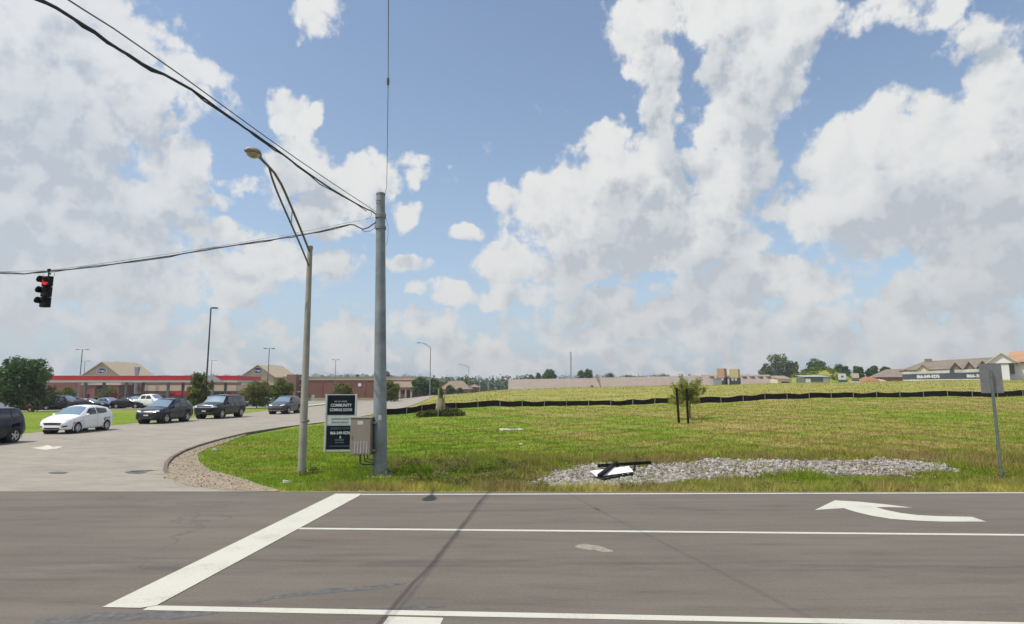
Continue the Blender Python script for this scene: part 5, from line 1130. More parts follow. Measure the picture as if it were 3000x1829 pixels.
# --- cream porch, shed, site boards, orange digger heaps
def small_block(name, px0, px1, D, pt, pb_, m, roofm, lab, cat, dp=3, slope=.3, extras=()):
    xa, xb = X_at(px0, D), X_at(px1, D); zg = gz((xa + xb) / 2, D); t = thing(name, lab, cat, ((xa + xb) / 2, D, zg)); h = (xb - xa) / 2; zt = A(1500, pt, D).z - zg; z0 = min(0, A(1500, pb_, D).z - zg)
    MB().box(-h, 0, z0 - .3, h, dp, zt - slope).build('wall', m, t)
    MB().add([(-h - .1, -.15, zt - slope), (h + .1, -.15, zt - slope), (h + .1, dp + .1, zt), (-h - .1, dp + .1, zt), (-h - .1, -.15, zt - slope + .08), (h + .1, -.15, zt - slope + .08), (h + .1, dp + .1, zt + .08), (-h - .1, dp + .1, zt + .08)], [(3, 2, 1, 0), (4, 5, 6, 7), (0, 1, 5, 4), (1, 2, 6, 5), (2, 3, 7, 6), (3, 0, 4, 7)]).build('roof', roofm, t)
    for nm, f0, f1, g0, g1, mm in extras: MB().box(-h + 2 * h * f0, -.06, (zt - slope) * g0, -h + 2 * h * f1, -.004, (zt - slope) * g1).build(nm, mm, t)
    return t
M_CREAM = mat('cream_boards', (.62, .54, .40), .8, var=.06); M_SLATE = mat('slate_blue_wall', (.12, .13, .15), .7, var=.1)
small_block('cream_porch', 2281, 2322, 140, 1101, 1122, M_CREAM, M_SHINGLE2, 'cream boarded porch at the left foot of the green mound', 'building', 4, .8, (('opening', .25, .85, 0, .45, M_DKGL),))
small_block('site_shed', 2362, 2434, 128, 1100, 1122, M_SLATE, M_GREYMET, 'dark slate shed with a white door in front of the green mound', 'shed', 4, .35, (('door', .02, .22, 0, .70, M_LOGOW), ('shutter', .74, .98, 0, .92, M_GREYMET)))
for (a, b_, pt, pb_, m, lab) in ((2460, 2483, 1095, 1113, 'M_LOGOW', 'white site board with a small dark mark, left of the two'), (2501, 2521, 1094, 1108, 'M_CREAM', 'plain cream site board on a dark frame, right of the two')):
    D = 124; xa, xb = X_at(a, D), X_at(b_, D); zg = gz(xa, D); t = thing('site_board', lab, 'sign', ((xa + xb) / 2, D, zg)); h = (xb - xa) / 2; z0, z1 = A(1500, pb_, D).z - zg, A(1500, pt, D).z - zg
    MB().box(-h, -.04, z0, h, .04, z1).build('panel', globals()[m], t)
    if 'mark' in lab: MB().box(-h * .3, -.06, (z0 + z1) / 2 - .15, h * .35, -.042, (z0 + z1) / 2 + .2).build('mark', M_SLATE, t)
    for sg in (-1, 1): MB().box(sg * h * .9 - .06, .045, -.3, sg * h * .9 + .06, .12, z1).build('post', M_SLATE, t)
    MB().box(-h, .0, z0 - .7, h, .04, z0 - .02).build('skirt', mat('teal_skirt', (.05, .13, .14), .7, var=.1) if 'mark' in lab else M_SLATE, t)
def heap(name, px, D, r, hgt, m, lab, cat, seed):
    rr = random.Random(seed); p = on(px, D); mb = MB(); n, k_ = 26, 9; vs = []
    for i in range(k_):
        f = i / (k_ - 1); 
        for j in range(n):
            w = 2 * math.pi * j / n; q = r * (1 - f) * (1 + .18 * math.sin(w * 3 + seed) + .08 * rr.uniform(-1, 1)); vs.append((q * math.cos(w), q * .6 * math.sin(w), hgt * (1 - (1 - f) ** 2.0) * (1 + .05 * rr.uniform(-1, 1)) - .3))
    mb.add(vs, [(i * n + j, i * n + (j + 1) % n, i * n + n + (j + 1) % n, i * n + n + j) for i in range(k_ - 1) for j in range(n)])
    o = mb.build(name, m, smooth=True); o.location = p; return tag(o, lab, cat)
M_ORANGE = mat('orange_earth', (.30, .155, .085), .95, var=.25, scale=.6)
heap('earth_heap', 2545, 126, 3.0, 1.35, M_ORANGE, 'heap of orange earth right of the two site boards', 'earth heap', 2)
heap('earth_heap', 2576, 128, 2.6, .9, mat('pale_earth', (.42, .30, .20), .95, var=.2), 'small pale earth heap right of the orange one', 'earth heap', 5)
heap('gravel_heap', 2510, 122, 2.6, .45, mat('pale_grey_gravel', (.40, .37, .33), .95, var=.2), 'low pale gravel heap under the cream site board', 'gravel heap', 6)
# --- the apartment block under construction with its long banner
F = Facade(2648, 158); AB = thing('apartment_block', 'long apartment block with brown roofs at the right, behind the banner fence', 'building', F.p, F.rz); LA = F.x(2915)
M_ABROOF = mat('weathered_brown_shingles', (.185, .150, .120), .95, var=.2, scale=.9)
MB().box(0, 0, -2, LA, 14, F.z(1084)).build('wall', mat('pale_grey_siding', (.40, .40, .39), .8, var=.06, scale=.5), AB)
e0, e1, r0, r1 = F.z(1086, 2660), F.z(1079, 2900), F.z(1059, 2700, 7), F.z(1047, 2900, 7)
MB().add([(-.6, -.6, e0), (LA + .6, -.6, e1), (LA + .6, 7, r1), (F.x(2712, dy=7), 7, r0), (-.6, 14.6, e0), (LA + .6, 14.6, e1)], [(0, 1, 2, 3), (0, 3, 4), (3, 2, 5, 4), (1, 5, 2), (4, 5, 1, 0)]).build('roof', M_ABROOF, AB)
for px0, px1, pe, pt, mm in ((2686, 2722, 1084, 1069, M_CREAM), (2786, 2812, 1078, 1064, M_SHINGLE), (2828, 2850, 1076, 1062, M_SHINGLE), (2866, 2892, 1074, 1060, M_SHINGLE)):
    x0, x1 = F.x(px0), F.x(px1); mb = MB(); gable_wall(mb, x0, x1, -1.2, 4, F.z(1092), F.z(pe), F.z(pt)); q = mb.build('gable', mm, AB)
    rf = MB(); gable_roof(rf, x0, x1, -1.2, 5, F.z(pe), F.z(pt), .35, .15); rf.build('gable_roof', M_ABROOF, q)
for i in range(14):
    x = 2 + i * (LA - 3) / 14; f = MB().box(x, -.06, F.z(1092.5), x + .9, -.004, F.z(1088)).build('window', M_OFFW, AB); MB().box(x + .08, -.08, F.z(1092), x + .82, -.062, F.z(1088.5)).build('pane', M_DKGL, f)
for px in (2650, 2789, 2880):
    x = F.x(px); MB().box(x, -.5, -1, x + .7, -.08, F.z(1080)).build('column', M_SHINGLE, AB)
MB().box(F.x(2722, dy=7) - .8, 6.2, F.z(1060, 2720, 7) - .4, F.x(2722, dy=7) + .8, 7.8, F.z(1052, 2722, 7)).build('roof_vent', M_SHINGLE, AB)
F2 = Facade(2612, 200); t = thing('apartment_wing', 'lower brown roofed wing left of the apartment block', 'building', F2.p, F2.rz); h = F2.x(2668); hz_ = F2.z(1104)
MB().box(-h, 0, -1, h, 12, hz_).build('wall', M_BRICK2, t); MB().add([(-h - .5, -.5, hz_), (h + .5, -.5, hz_), (h + .5, 6, F2.z(1080, 2660, 6)), (-h * .2, 6, F2.z(1082, 2630, 6)), (-h - .5, 12.5, hz_), (h + .5, 12.5, hz_)], [(0, 1, 2, 3), (0, 3, 4), (3, 2, 5, 4), (1, 5, 2), (4, 5, 1, 0)]).build('roof', M_ABROOF, t)
M_NB = mat('slate_banner', (.055, .075, .095), .6, var=.25, scale=.5)
F = Facade(2649, 134); NB = thing('banner_fence', 'long slate banner with white lettering along the building site', 'banner', F.p, F.rz); LN = F.x(2893)
def nz(p, px=2649): return F.z(p, px)
t0_, t1_, b0_, b1_ = nz(1097.5), nz(1090.5, 2890), nz(1112.5), nz(1109.5, 2890)
bn = MB(); bn.add([(0, 0, b0_), (LN, 0, b1_), (LN, 0, t1_), (0, 0, t0_), (0, .05, b0_), (LN, .05, b1_), (LN, .05, t1_), (0, .05, t0_)], [(0, 1, 2, 3), (7, 6, 5, 4), (3, 2, 6, 7), (0, 4, 5, 1)], 0)
ux = Vector((LN, 0, b1_ - b0_)).normalized(); uz = Vector((-ux.z, 0, ux.x)); lh = (t0_ - b0_) * .80
for bx, body, sx_ in ((F.x(2718), '866-549-9276', .80), (F.x(2857), '866-549', 1.0)):
    text_mesh(bn, body, lh, (bx, -.01, (b0_ + t0_) / 2 + bx * ux.z), ux, uz, 1, depth=.02, sx=sx_, bold=.05)
bn.build('banner', [M_NB, M_LOGOW], NB)
def band(nm, a0, a1, c0_, c1_, y, m): MB().add([(0, y, a0), (LN, y, a1), (LN, y, c1_), (0, y, c0_), (0, y + .08, a0), (LN, y + .08, a1), (LN, y + .08, c1_), (0, y + .08, c0_)], [(0, 1, 2, 3), (7, 6, 5, 4), (3, 2, 6, 7), (0, 4, 5, 1), (1, 5, 6, 2), (0, 3, 7, 4)]).build(nm, m, NB)
band('white_skirt', nz(1119), nz(1119, 2890), b0_ - .05, b1_ - .05, 0, mat('white_barrier', (.60, .59, .55), .7, var=.10, scale=.5))
band('upper_boards', t0_ + .05, t1_ + .05, nz(1090.5), nz(1080, 2890), .10, mat('pale_boards', (.50, .50, .46), .7, var=.25, scale=.55))
for i in range(9):
    x = LN * i / 8; MB().bar((x, .32, -.5), (x, .32, nz(1096)), .10).build('post', M_SLATE, NB)
for px in (2788, 2790): x = F.x(px); MB().box(x - .35, .0, t0_ + .06, x + .35, .095, nz(1080.5, 2790)).build('dark_board', M_SLATE, NB)
# --- white wrapped gable house at the right edge
F = Facade(2900, 122); WH = thing('unfinished_house', 'white wrapped house with orange roof deck at the right photo edge', 'house', F.p, F.rz)
M_HWRAP = mat('white_house_wrap', (.60, .61, .61), .6, var=.07, scale=.4); M_DECK = mat('orange_roof_deck', (.36, .205, .11), .8, var=.2, scale=.5)
LW = F.x(3160); xg0, xg1 = F.x(2896, dy=-3), F.x(2982, dy=-3); ez, pz_ = F.z(1063, 2940), F.z(1037, 2940)
MB().box(F.x(2950), 0, -1.5, LW, 12, F.z(1068)).build('wall', M_HWRAP, WH)
gm = MB(); gable_wall(gm, xg0, xg1, -3, 1.5, F.z(1068), ez, pz_); gq = gm.build('gable', M_LOGOW, WH)
rf = MB(); gable_roof(rf, xg0, xg1, -3, 5, ez, pz_, .4, .16); rf.build('gable_roof', mat('pale_roof_underlay', (.52, .47, .42), .8, var=.08), gq)
MB().box(xg0 + .4, -2.8, -1.2, xg0 + 3.2, -.5, F.z(1069)).build('porch_wall', M_HWRAP, WH)
MB().add([(F.x(2944), -.5, F.z(1065, 2960)), (LW + .5, -.5, F.z(1065, 2990)), (LW + .5, 6, F.z(1024, 3000, 6)), (F.x(2966, dy=6), 6, F.z(1032, 2966, 6)), (F.x(2944), 12.5, F.z(1065, 2960)), (LW + .5, 12.5, F.z(1065, 2990))], [(0, 1, 2, 3), (0, 3, 4), (3, 2, 5, 4), (1, 5, 2), (4, 5, 1, 0)]).build('roof', M_DECK, WH)
MB().box(F.x(2952), -.6, F.z(1068), LW, -.05, F.z(1064)).build('eaves_board', mat('dark_brown_eaves', (.08, .055, .04), .8, var=.1), WH)
for a_, b_, c_, d_, mm in ((2943, 2957, 1086, 1074, M_OFFW), (2961, 2973, 1098, 1071, M_DKGL), (2946, 2958, 1104, 1093, M_DKGL)): MB().box(F.x(a_), -.08, F.z(c_), F.x(b_), -.01, F.z(d_)).build('window', mm, WH)
MB().box(F.x(2925), -1.0, -1.2, LW, -.02, F.z(1105)).build('base_wall', mat('white_base_wall', (.58, .57, .54), .7, var=.06), WH)
# --- thin lattice mast on the horizon
mp = on(1673, 420); MT = thing('radio_mast', 'tall thin grey radio mast on the horizon near the picture centre', 'mast', mp); mh = A(1673, 1031, 420).z - mp.z
lat = MB(); 
for j in range(3):
    w = 2 * math.pi * j / 3; lat.tube([(.75 * math.cos(w), .75 * math.sin(w), 0), (.55 * math.cos(w), .55 * math.sin(w), mh)], .14, 5)
for i in range(16):
    z = mh * i / 16
    for j in range(3):
        w, w2 = 2 * math.pi * j / 3, 2 * math.pi * (j + 1) / 3; lat.bar((.7 * math.cos(w), .7 * math.sin(w), z), (.7 * math.cos(w2), .7 * math.sin(w2), z + mh / 16), .10)
lat.build('lattice', M_GPOLE, MT); MB().box(-1.0, -1.0, -1, 1.0, 1.0, .3).build('base', M_CONC, MT)
# ------------------------------------------------------------------ trees, shrubs, grass, stones
def leaf_mat(name, stops, trans=.25):
    m = bpy.data.materials.new(name); m.use_nodes = True; t = m.node_tree; b = t.nodes['Principled BSDF']; k = NT(t)
    at = k.n('ShaderNodeAttribute', attribute_name='tint'); c = k.ramp(at.outputs['Fac'], stops)
    k.l(c, b.inputs['Base Color']); b.inputs['Roughness'].default_value = .6; b.inputs['Specular IOR Level'].default_value = .25
    tr = k.n('ShaderNodeBsdfTranslucent'); k.l(c, tr.inputs[0]); mx_ = k.n('ShaderNodeMixShader'); mx_.inputs[0].default_value = trans
    k.l(b.outputs[0], mx_.inputs[1]); k.l(tr.outputs[0], mx_.inputs[2]); k.l(mx_.outputs[0], t.nodes['Material Output'].inputs[0]); return m
M_BARK = mat('grey_brown_bark', (.11, .085, .06), .95, var=.3, scale=8)
L_DARK = leaf_mat('dark_tree_leaves', [(0, (0.027, 0.061, 0.017)), (.5, (0.058, 0.119, 0.027)), (.8, (0.102, 0.178, 0.037)), (1, (0.238, 0.153, 0.051))], .38)
L_RUST = leaf_mat('rust_tinged_leaves', [(0, (0.051, 0.082, 0.017)), (.45, (0.105, 0.150, 0.031)), (.75, (0.178, 0.196, 0.044)), (1, (0.289, 0.145, 0.043))], .38)
L_MID = leaf_mat('mid_green_leaves', [(0, (0.034, 0.076, 0.024)), (.5, (0.061, 0.126, 0.037)), (1, (0.111, 0.187, 0.054))], .38)
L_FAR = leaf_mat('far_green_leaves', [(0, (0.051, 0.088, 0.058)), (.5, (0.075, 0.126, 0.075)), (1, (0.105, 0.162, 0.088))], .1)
L_YOUNG = leaf_mat('yellow_green_leaves', [(0, (0.095, 0.128, 0.019)), (.5, (0.189, 0.230, 0.035)), (1, (0.324, 0.324, 0.081))], .35)
L_SPRAY = leaf_mat('yellow_green_sprays', [(0, (.13, .16, .02)), (.5, (.27, .29, .045)), (1, (.42, .40, .11))], .5)
def leaf_cloud(name, blobs, count, size, m, parent, seed, up=.0, aspect=.6):
    """many leaf sprays spread through ellipsoid clumps (x, y, z, rx, ry, rz), mostly near their skins"""
    r = np.random.default_rng(seed); vol = np.array([b[3] * b[4] * b[5] for b in blobs]) ** .75; pk = r.choice(len(blobs), count, p=vol / vol.sum())
    B = np.array(blobs)[pk]; d = r.normal(size=(count, 3)); d /= np.linalg.norm(d, axis=1)[:, None]
    rad = r.uniform(.30, 1.0, count) ** .45; rad *= 1 + .10 * r.normal(size=count)
    C = B[:, :3] + d * B[:, 3:] * rad[:, None]
    nrm = d + r.normal(size=(count, 3)) * .65 + np.array([0, 0, .35]); nrm /= np.linalg.norm(nrm, axis=1)[:, None]
    a = np.cross(nrm, r.normal(size=(count, 3)) + np.array([0, 0, up])); a /= np.linalg.norm(a, axis=1)[:, None] + 1e-9; b = np.cross(nrm, a)
    sz_ = size * r.uniform(.55, 1.35, count)
    a *= (sz_ * 1.0)[:, None]; b *= (sz_ * aspect)[:, None]
    bend = nrm * (sz_ * .25)[:, None]
    V = np.stack([C - a, C + b * .8 + bend, C + a, C - b * .8 + bend], 1).reshape(-1, 3)
    me = np_mesh(name, V, np.arange(count * 4).reshape(-1, 4), 4, False)
    # each clump has leaves of its own shade; single leaves vary round it
    tb = r.uniform(.25, .75, len(blobs))[pk]; tint = np.clip(tb + r.normal(size=count) * .20, 0, 1)
    at = me.attributes.new('tint', 'FLOAT', 'FACE'); at.data.foreach_set('value', tint.astype(np.float32))
    me.materials.append(m); o = bpy.data.objects.new(name, me); COL.objects.link(o)
    if parent is not None: o.parent = parent
    return o
def crown_blobs(h0, h1, w, n, seed, shape='round'):
    r = random.Random(seed); out = []; H_ = h1 - h0
    for i in range(n):
        f = (i + .5) / n; z = h0 + H_ * (.08 + .84 * f)
        env = {'round': math.sin(math.pi * (.12 + .80 * f)) ** .7, 'cone': (1.0 - .80 * f) * min(1, .6 + 2.5 * f), 'bush': math.sin(math.pi * (.25 + .65 * f)) ** .6, 'tall': math.sin(math.pi * (.15 + .72 * f)) ** .5}[shape]
        a = i * 2.4 + r.uniform(-.5, .5); q = w / 2 * env * r.uniform(.25, .72); br = w * r.uniform(.17, .27) * (.55 + .45 * env)
        out.append((q * math.cos(a), q * math.sin(a), z + r.uniform(-.05, .05) * H_, br, br, br * r.uniform(.6, .9)))
    return out
def tree(name, label, px, D, top_y, w_px, m, shape='round', leaves=2200, size=.22, seed=1, group=None, base=None, cat='tree', trunk=.0, nb=16, spikes=0):
    p = on(px, D) if base is None else base
    t = thing(name, label, cat, p, 0, group); Ht = A(px, top_y, D).z - p.z; w = w_px / FPX * D
    h0 = Ht * (.10 if trunk == 0 else trunk); bl = crown_blobs(h0, Ht * (.90 if spikes else 1), w, nb, seed, shape)
    rs_ = random.Random(seed + 99)
    for i in range(spikes):                          # separate leaders standing clear of the crown
        a = i * 2.4; q = w * .5 * rs_.uniform(.15, .85); zt = Ht * (1.0 - .42 * (q / (w * .5)) ** 1.5) * rs_.uniform(.92, 1.0); lean_ = rs_.uniform(.0, .25)
        for f in (0, .5, 1.0): bl.append((q * math.cos(a) * (1 + lean_ * f), q * math.sin(a), zt - Ht * .15 * (1 - f), w * .055 * (1.3 - .7 * f), w * .055, Ht * .065))
    tr = MB(); r0 = max(.05, Ht * .02); tr.tube([(0, 0, -.2), (r0 * .3, 0, Ht * .3), (0, r0 * .4, Ht * .6), (0, 0, Ht * .86)], [r0, r0 * .8, r0 * .5, r0 * .15], 8)
    for b in bl[::2]: tr.tube([(0, 0, max(.3, b[2] - Ht * .16)), (b[0] * .5, b[1] * .5, b[2] - Ht * .05), (b[0] * .95, b[1] * .95, b[2])], [r0 * .38, r0 * .25, r0 * .08], 5)
    tr.build('trunk', M_BARK, t, smooth=True)
    leaf_cloud('crown', bl, leaves, size, m, t, seed)
    return t
tree('broadleaf_tree', 'large dark green tree with a spiky top at the left photo edge', 58, 73, 1034, 160, L_MID, 'bush', 7000, .24, 11, nb=26, spikes=16)
tree('broadleaf_tree', 'bushy rust tinged tree at the foot of the tall dark lamp standard', 577, 74, 1084, 88, L_RUST, 'cone', 4800, .16, 12, nb=24, spikes=9)
tree('broadleaf_tree', 'rust tinged tree behind the long black queue SUV', 752, 80, 1112, 92, L_RUST, 'bush', 3800, .16, 13, nb=18, spikes=7)
tree('broadleaf_tree', 'olive tree just left of the dark crossover with bright trim', 826, 86, 1114, 78, L_RUST, 'bush', 3200, .18, 14, nb=16)
tree('broadleaf_tree', 'olive tree showing above the navy and white sign board', 999, 100, 1122, 66, L_RUST, 'round', 2600, .19, 15, trunk=.25)
tree('broadleaf_tree', 'green tree just right of the thick grey pole by the stone porch', 1146, 104, 1119, 56, L_RUST, 'bush', 2600, .19, 16)
tree('broadleaf_tree', 'small brownish tree under the left part of the red canopy', 195, 118, 1134, 54, L_RUST, 'round', 1300, .2, 17, trunk=.25)
tree('broadleaf_tree', 'small olive tree under the red canopy left of the middle column', 312, 116, 1138, 64, L_RUST, 'round', 1500, .2, 18, trunk=.2)
tree('broadleaf_tree', 'small dull tree under the red canopy behind the charcoal crossover', 418, 118, 1147, 50, L_RUST, 'round', 1000, .2, 19, trunk=.2)
tree('broadleaf_tree', 'deep green tree left of the far grey street lamp', 1232, 150, 1106, 52, L_MID, 'bush', 2600, .30, 20)
tree('broadleaf_tree', 'deep green tree right of the far grey street lamp', 1268, 152, 1110, 44, L_MID, 'bush', 2200, .30, 21)
tree('broadleaf_tree', 'small dark green tree in front of the low brown roofed house', 1319, 165, 1129, 30, L_MID, 'round', 1000, .3, 22)
tree('broadleaf_tree', 'small dark tree right of the low brown roofed house door', 1348, 168, 1138, 22, L_MID, 'round', 700, .3, 23)
tree('broadleaf_tree', 'pale green tree at the small distant street lamp', 1366, 230, 1099, 20, L_YOUNG, 'round', 700, .4, 24)
tree('broadleaf_tree', 'dark tree crown rising behind the flat brick roof by the grey pole', 1136, 270, 1086, 44, L_DARK, 'round', 900, .55, 25)
FARG = 'single trees on the far horizon'
for i, (px, ty, w, D, m, shp, lab) in enumerate((
    (1577, 1089, 24, 300, L_MID, 'cone', 'small pointed tree left of the round tree near the radio mast'), (1612, 1077, 38, 290, L_MID, 'round', 'round dark tree left of the radio mast'), (1556, 1100, 26, 300, L_MID, 'round', 'low tree at the left end of the trees near the radio mast'),
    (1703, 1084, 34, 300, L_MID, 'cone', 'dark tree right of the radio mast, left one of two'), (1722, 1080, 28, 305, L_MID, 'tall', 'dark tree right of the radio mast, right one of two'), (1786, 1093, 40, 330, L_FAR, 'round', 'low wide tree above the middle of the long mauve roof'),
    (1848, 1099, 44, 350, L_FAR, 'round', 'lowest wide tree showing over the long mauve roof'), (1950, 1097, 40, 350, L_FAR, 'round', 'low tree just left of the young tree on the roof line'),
    (2250, 1070, 46, 285, L_DARK, 'round', 'left shoulder of the big dark tree clump beside the green mound'), (2286, 1037, 62, 290, L_DARK, 'tall', 'tallest dark tree in the big clump beside the green mound'), (2325, 1055, 40, 288, L_DARK, 'tall', 'right tree of the big dark clump beside the green mound'),
    (2396, 1053, 62, 250, L_MID, 'round', 'rounded tree rising behind the green mound'), (2466, 1067, 48, 250, L_DARK, 'round', 'dark tree behind the white site board with a mark'), (2518, 1072, 34, 240, L_DARK, 'round', 'dark round tree behind the plain cream site board'),
    (2561, 1073, 32, 240, L_DARK, 'round', 'dark round tree behind the orange earth heap'), (2601, 1073, 32, 240, L_DARK, 'round', 'dark round tree just left of the apartment wing'))):
    tree('broadleaf_tree', lab, px, D, ty, w * 1.22, m, shp, 2600, .55, 40 + i, FARG, nb=20)
MD = on(2412, 150); MO = thing('grass_mound', 'long green overgrown earth mound behind the slate shed', 'mound', MD, -math.atan2(MD.x, MD.y))
mbk = MB(); n_, k2 = 34, 9; vs = []
for i in range(k2):
    f = i / (k2 - 1)
    for j in range(n_):
        w = 2 * math.pi * j / n_; q = (1 - f) * (1 + .12 * math.sin(w * 3 + 1)); ex = 1.0 if math.cos(w) > 0 else 1.35; vs.append((8.2 * ex * q * math.cos(w), 5.5 * q * math.sin(w), 3.9 * (1 - (1 - f) ** 1.6) - .4))
mbk.add(vs, [(i * n_ + j, i * n_ + (j + 1) % n_, i * n_ + n_ + (j + 1) % n_, i * n_ + n_ + j) for i in range(k2 - 1) for j in range(n_)]); mbk.build('mound', M_GRASS, MO, smooth=True)
rr = random.Random(31); bl = []
for i in range(70):
    w = rr.uniform(0, 6.28); f = rr.uniform(.05, .95); ex = 1.0 if math.cos(w) > 0 else 1.35; q = 1 - f; bl.append((8.2 * ex * q * math.cos(w), 5.5 * q * math.sin(w), 3.9 * (1 - q ** 1.6) - .2, rr.uniform(.5, 1.2), .7, rr.uniform(.3, .75)))
leaf_cloud('shrubs', bl, 5000, .20, leaf_mat('mound_weed_leaves', [(0, (.06, .10, .02)), (.5, (.12, .18, .028)), (1, (.20, .23, .05))], .3), MO, 33, up=1.0)
# far woods, one mass along the horizon
def woods(name, lab, spans, seed):
    r = random.Random(seed); bl = []
    for (pa, pb, D, ty, jit) in spans:
        px = pa
        while px < pb:
            p = on(px, D * r.uniform(.97, 1.05)); h = A(px, ty + r.uniform(-jit, jit), D).z - p.z; wd = D / FPX * r.uniform(12, 22)
            for f in (.25, .6, .85): bl.append((p.x + r.uniform(-1, 1), p.y, p.z + h * f, wd * (1.1 - .45 * f), wd * (1.1 - .45 * f), h * .24))
            px += r.uniform(9, 16)
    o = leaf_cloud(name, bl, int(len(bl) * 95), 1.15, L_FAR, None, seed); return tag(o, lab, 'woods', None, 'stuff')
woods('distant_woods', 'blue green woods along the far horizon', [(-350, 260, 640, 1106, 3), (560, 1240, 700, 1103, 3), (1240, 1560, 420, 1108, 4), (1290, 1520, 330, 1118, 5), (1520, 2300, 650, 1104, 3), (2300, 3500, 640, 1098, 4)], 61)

# young tree behind the two black posts: upright sprays on thin limbs
yp = on(2022, 41); YT = thing('young_tree', 'bushy yellow green young tree behind the two black posts', 'tree', yp); yh = A(2022, 1089, 41).z - yp.z
tk = MB(); tk.tube([(0, 0, -.1), (.03, 0, yh * .35), (0, .03, yh * .6)], [.05, .04, .02], 6); rr = random.Random(9); bl = []
for i in range(34):
    a = rr.uniform(0, 6.28); q = 1.66 * rr.uniform(.2, 1.0); ze_ = yh * rr.uniform(.45, 1.0) * (1 - .22 * (q / 1.18) ** 2); x, y = q * math.cos(a) - .22, q * math.sin(a)
    tk.tube([(0, 0, yh * rr.uniform(.25, .42)), (x * .5, y * .5, ze_ * .75), (x, y, ze_)], [.022, .014, .005], 5)
    for f in (.55, .75, .92, 1.05): bl.append((x * f, y * f, yh * .35 + (ze_ - yh * .35) * f, .17, .17, .19))
tk.build('trunk', M_BARK, YT, smooth=True); leaf_cloud('crown', bl, 4200, .11, L_SPRAY, YT, 71, up=3.0, aspect=.26)
# newly planted evergreen: green tip, burlap round its lower half, two pale stakes, weeds at its foot
ep = on(1290, 50); EV = thing('evergreen', 'narrow young evergreen wrapped in burlap between two pale stakes', 'tree', ep); eh = A(1290, 1139, 50).z - ep.z
MB().lathe([(.14, 0), (.34, .15), (.40, eh * .25), (.36, eh * .48), (.25, eh * .66)], 12).build('burlap_wrap', mat('tan_burlap', (.27, .22, .12), .95, var=.3, scale=5, bump=.4), EV, smooth=True)
leaf_cloud('foliage', [(0, 0, eh * f, .33 * (1.15 - f) + .05, .33 * (1.15 - f) + .05, eh * .12) for f in (.60, .70, .80, .90, .97)], 1500, .07, L_YOUNG, EV, 72, up=3)
for i, (px, ty) in enumerate(((1283, 1140), (1301, 1140))):
    p = on(px, 49.3 + .3 * i); s_ = thing('planting_stake', ('left', 'right')[i] + ' pale stake beside the burlap wrapped evergreen', 'stake', p, 0, 'stakes of the evergreen'); MB().bar((0, 0, -.3), (.02, 0, A(px, ty, p.y).z - p.z), .085 if i == 0 else .07).build('shaft', M_LAMPPOLE if i == 0 else M_STAKE, s_)
wb = leaf_cloud('weed_patch', [(x, y, .22 * k_, .5, .45, .32 * k_) for x, y, k_ in ((-1.6, .2, .8), (-.9, -.3, 1.0), (-.2, -.4, 1.1), (.5, -.3, 1.2), (1.1, 0, 1.3), (.3, .5, 1.5), (1.5, .1, 1.0), (-.5, .3, 1.1))], 3600, .10, leaf_mat('weed_leaves', [(0, (.03, .04, .012)), (.5, (.075, .10, .02)), (.8, (.14, .16, .04)), (1, (.16, .10, .05))]), None, 73); wb.location = ep; tag(wb, 'rank weeds round the foot of the burlap wrapped evergreen', 'weeds', None, 'stuff')
# --- stones of the drain swale
gp_px = [(1536, 1424), (1565, 1412), (1600, 1400), (1650, 1383), (1690, 1370), (1720, 1362), (1800, 1361), (1880, 1366), (1945, 1362), (2040, 1352), (2120, 1347), (2200, 1349), (2300, 1352), (2420, 1353), (2510, 1349), (2600, 1350), (2690, 1353), (2760, 1361), (2792, 1375), (2770, 1384), (2700, 1388), (2600, 1396), (2540, 1398), (2450, 1393), (2330, 1389), (2235, 1388), (2205, 1400), (2140, 1404), (2050, 1402), (1990, 1414), (1940, 1424), (1850, 1430), (1700, 1431), (1600, 1430)]
gpoly = [(lambda p: (p.x, p.y))(hit(*q)) for q in gp_px]
M_STONES = leaf_mat('limestone_riprap', [(0, (.09, .075, .06)), (.35, (.21, .19, .165)), (.7, (.30, .28, .255)), (1, (.40, .38, .35))], 0)
ico = bmesh.new(); bmesh.ops.create_icosphere(ico, subdivisions=1, radius=1); iv = np.array([v.co[:] for v in ico.verts]); ifc = np.array([[v.index for v in f.verts] for f in ico.faces]); ico.free()
gxs = [p[0] for p in gpoly]; gys = [p[1] for p in gpoly]; NS = 15000
sxy = np.stack([rng.uniform(min(gxs) - .3, max(gxs) + .3, NS * 4), rng.uniform(min(gys) - .2, max(gys) + .2, NS * 4)], 1)
wob = np.stack([.22 * np.sin(sxy[:, 1] * 5 + sxy[:, 0] * 2.1), .16 * np.sin(sxy[:, 0] * 3.3) + .1 * np.sin(sxy[:, 0] * 7.9)], 1)
stray = rng.normal(size=(len(sxy), 2)) * np.where(rng.uniform(size=len(sxy)) < .14, .38, .03)[:, None]
sxy = sxy[inside(sxy[:, 0] + wob[:, 0] + stray[:, 0], sxy[:, 1] + wob[:, 1] + stray[:, 1], gpoly)][:NS]; sxy = sxy[sxy[:, 1] > ROAD_Y + .12]; NS = len(sxy)
sr = rng.lognormal(np.log(.031), .50, NS).clip(.010, .095); shp = rng.uniform(.6, 1.25, (NS, 1, 3)); ang_ = rng.uniform(0, 6.28, NS); jit = 1 + rng.normal(size=(NS, len(iv))) * .13
V = iv[None] * shp * jit[:, :, None]; c_, s_ = np.cos(ang_)[:, None], np.sin(ang_)[:, None]
V = np.stack([V[..., 0] * c_ - V[..., 1] * s_, V[..., 0] * s_ + V[..., 1] * c_, V[..., 2] * .75], -1) * sr[:, None, None]
V += np.stack([sxy[:, 0], sxy[:, 1], ground_z(sxy[:, 0], sxy[:, 1]) + sr * .25], -1)[:, None]
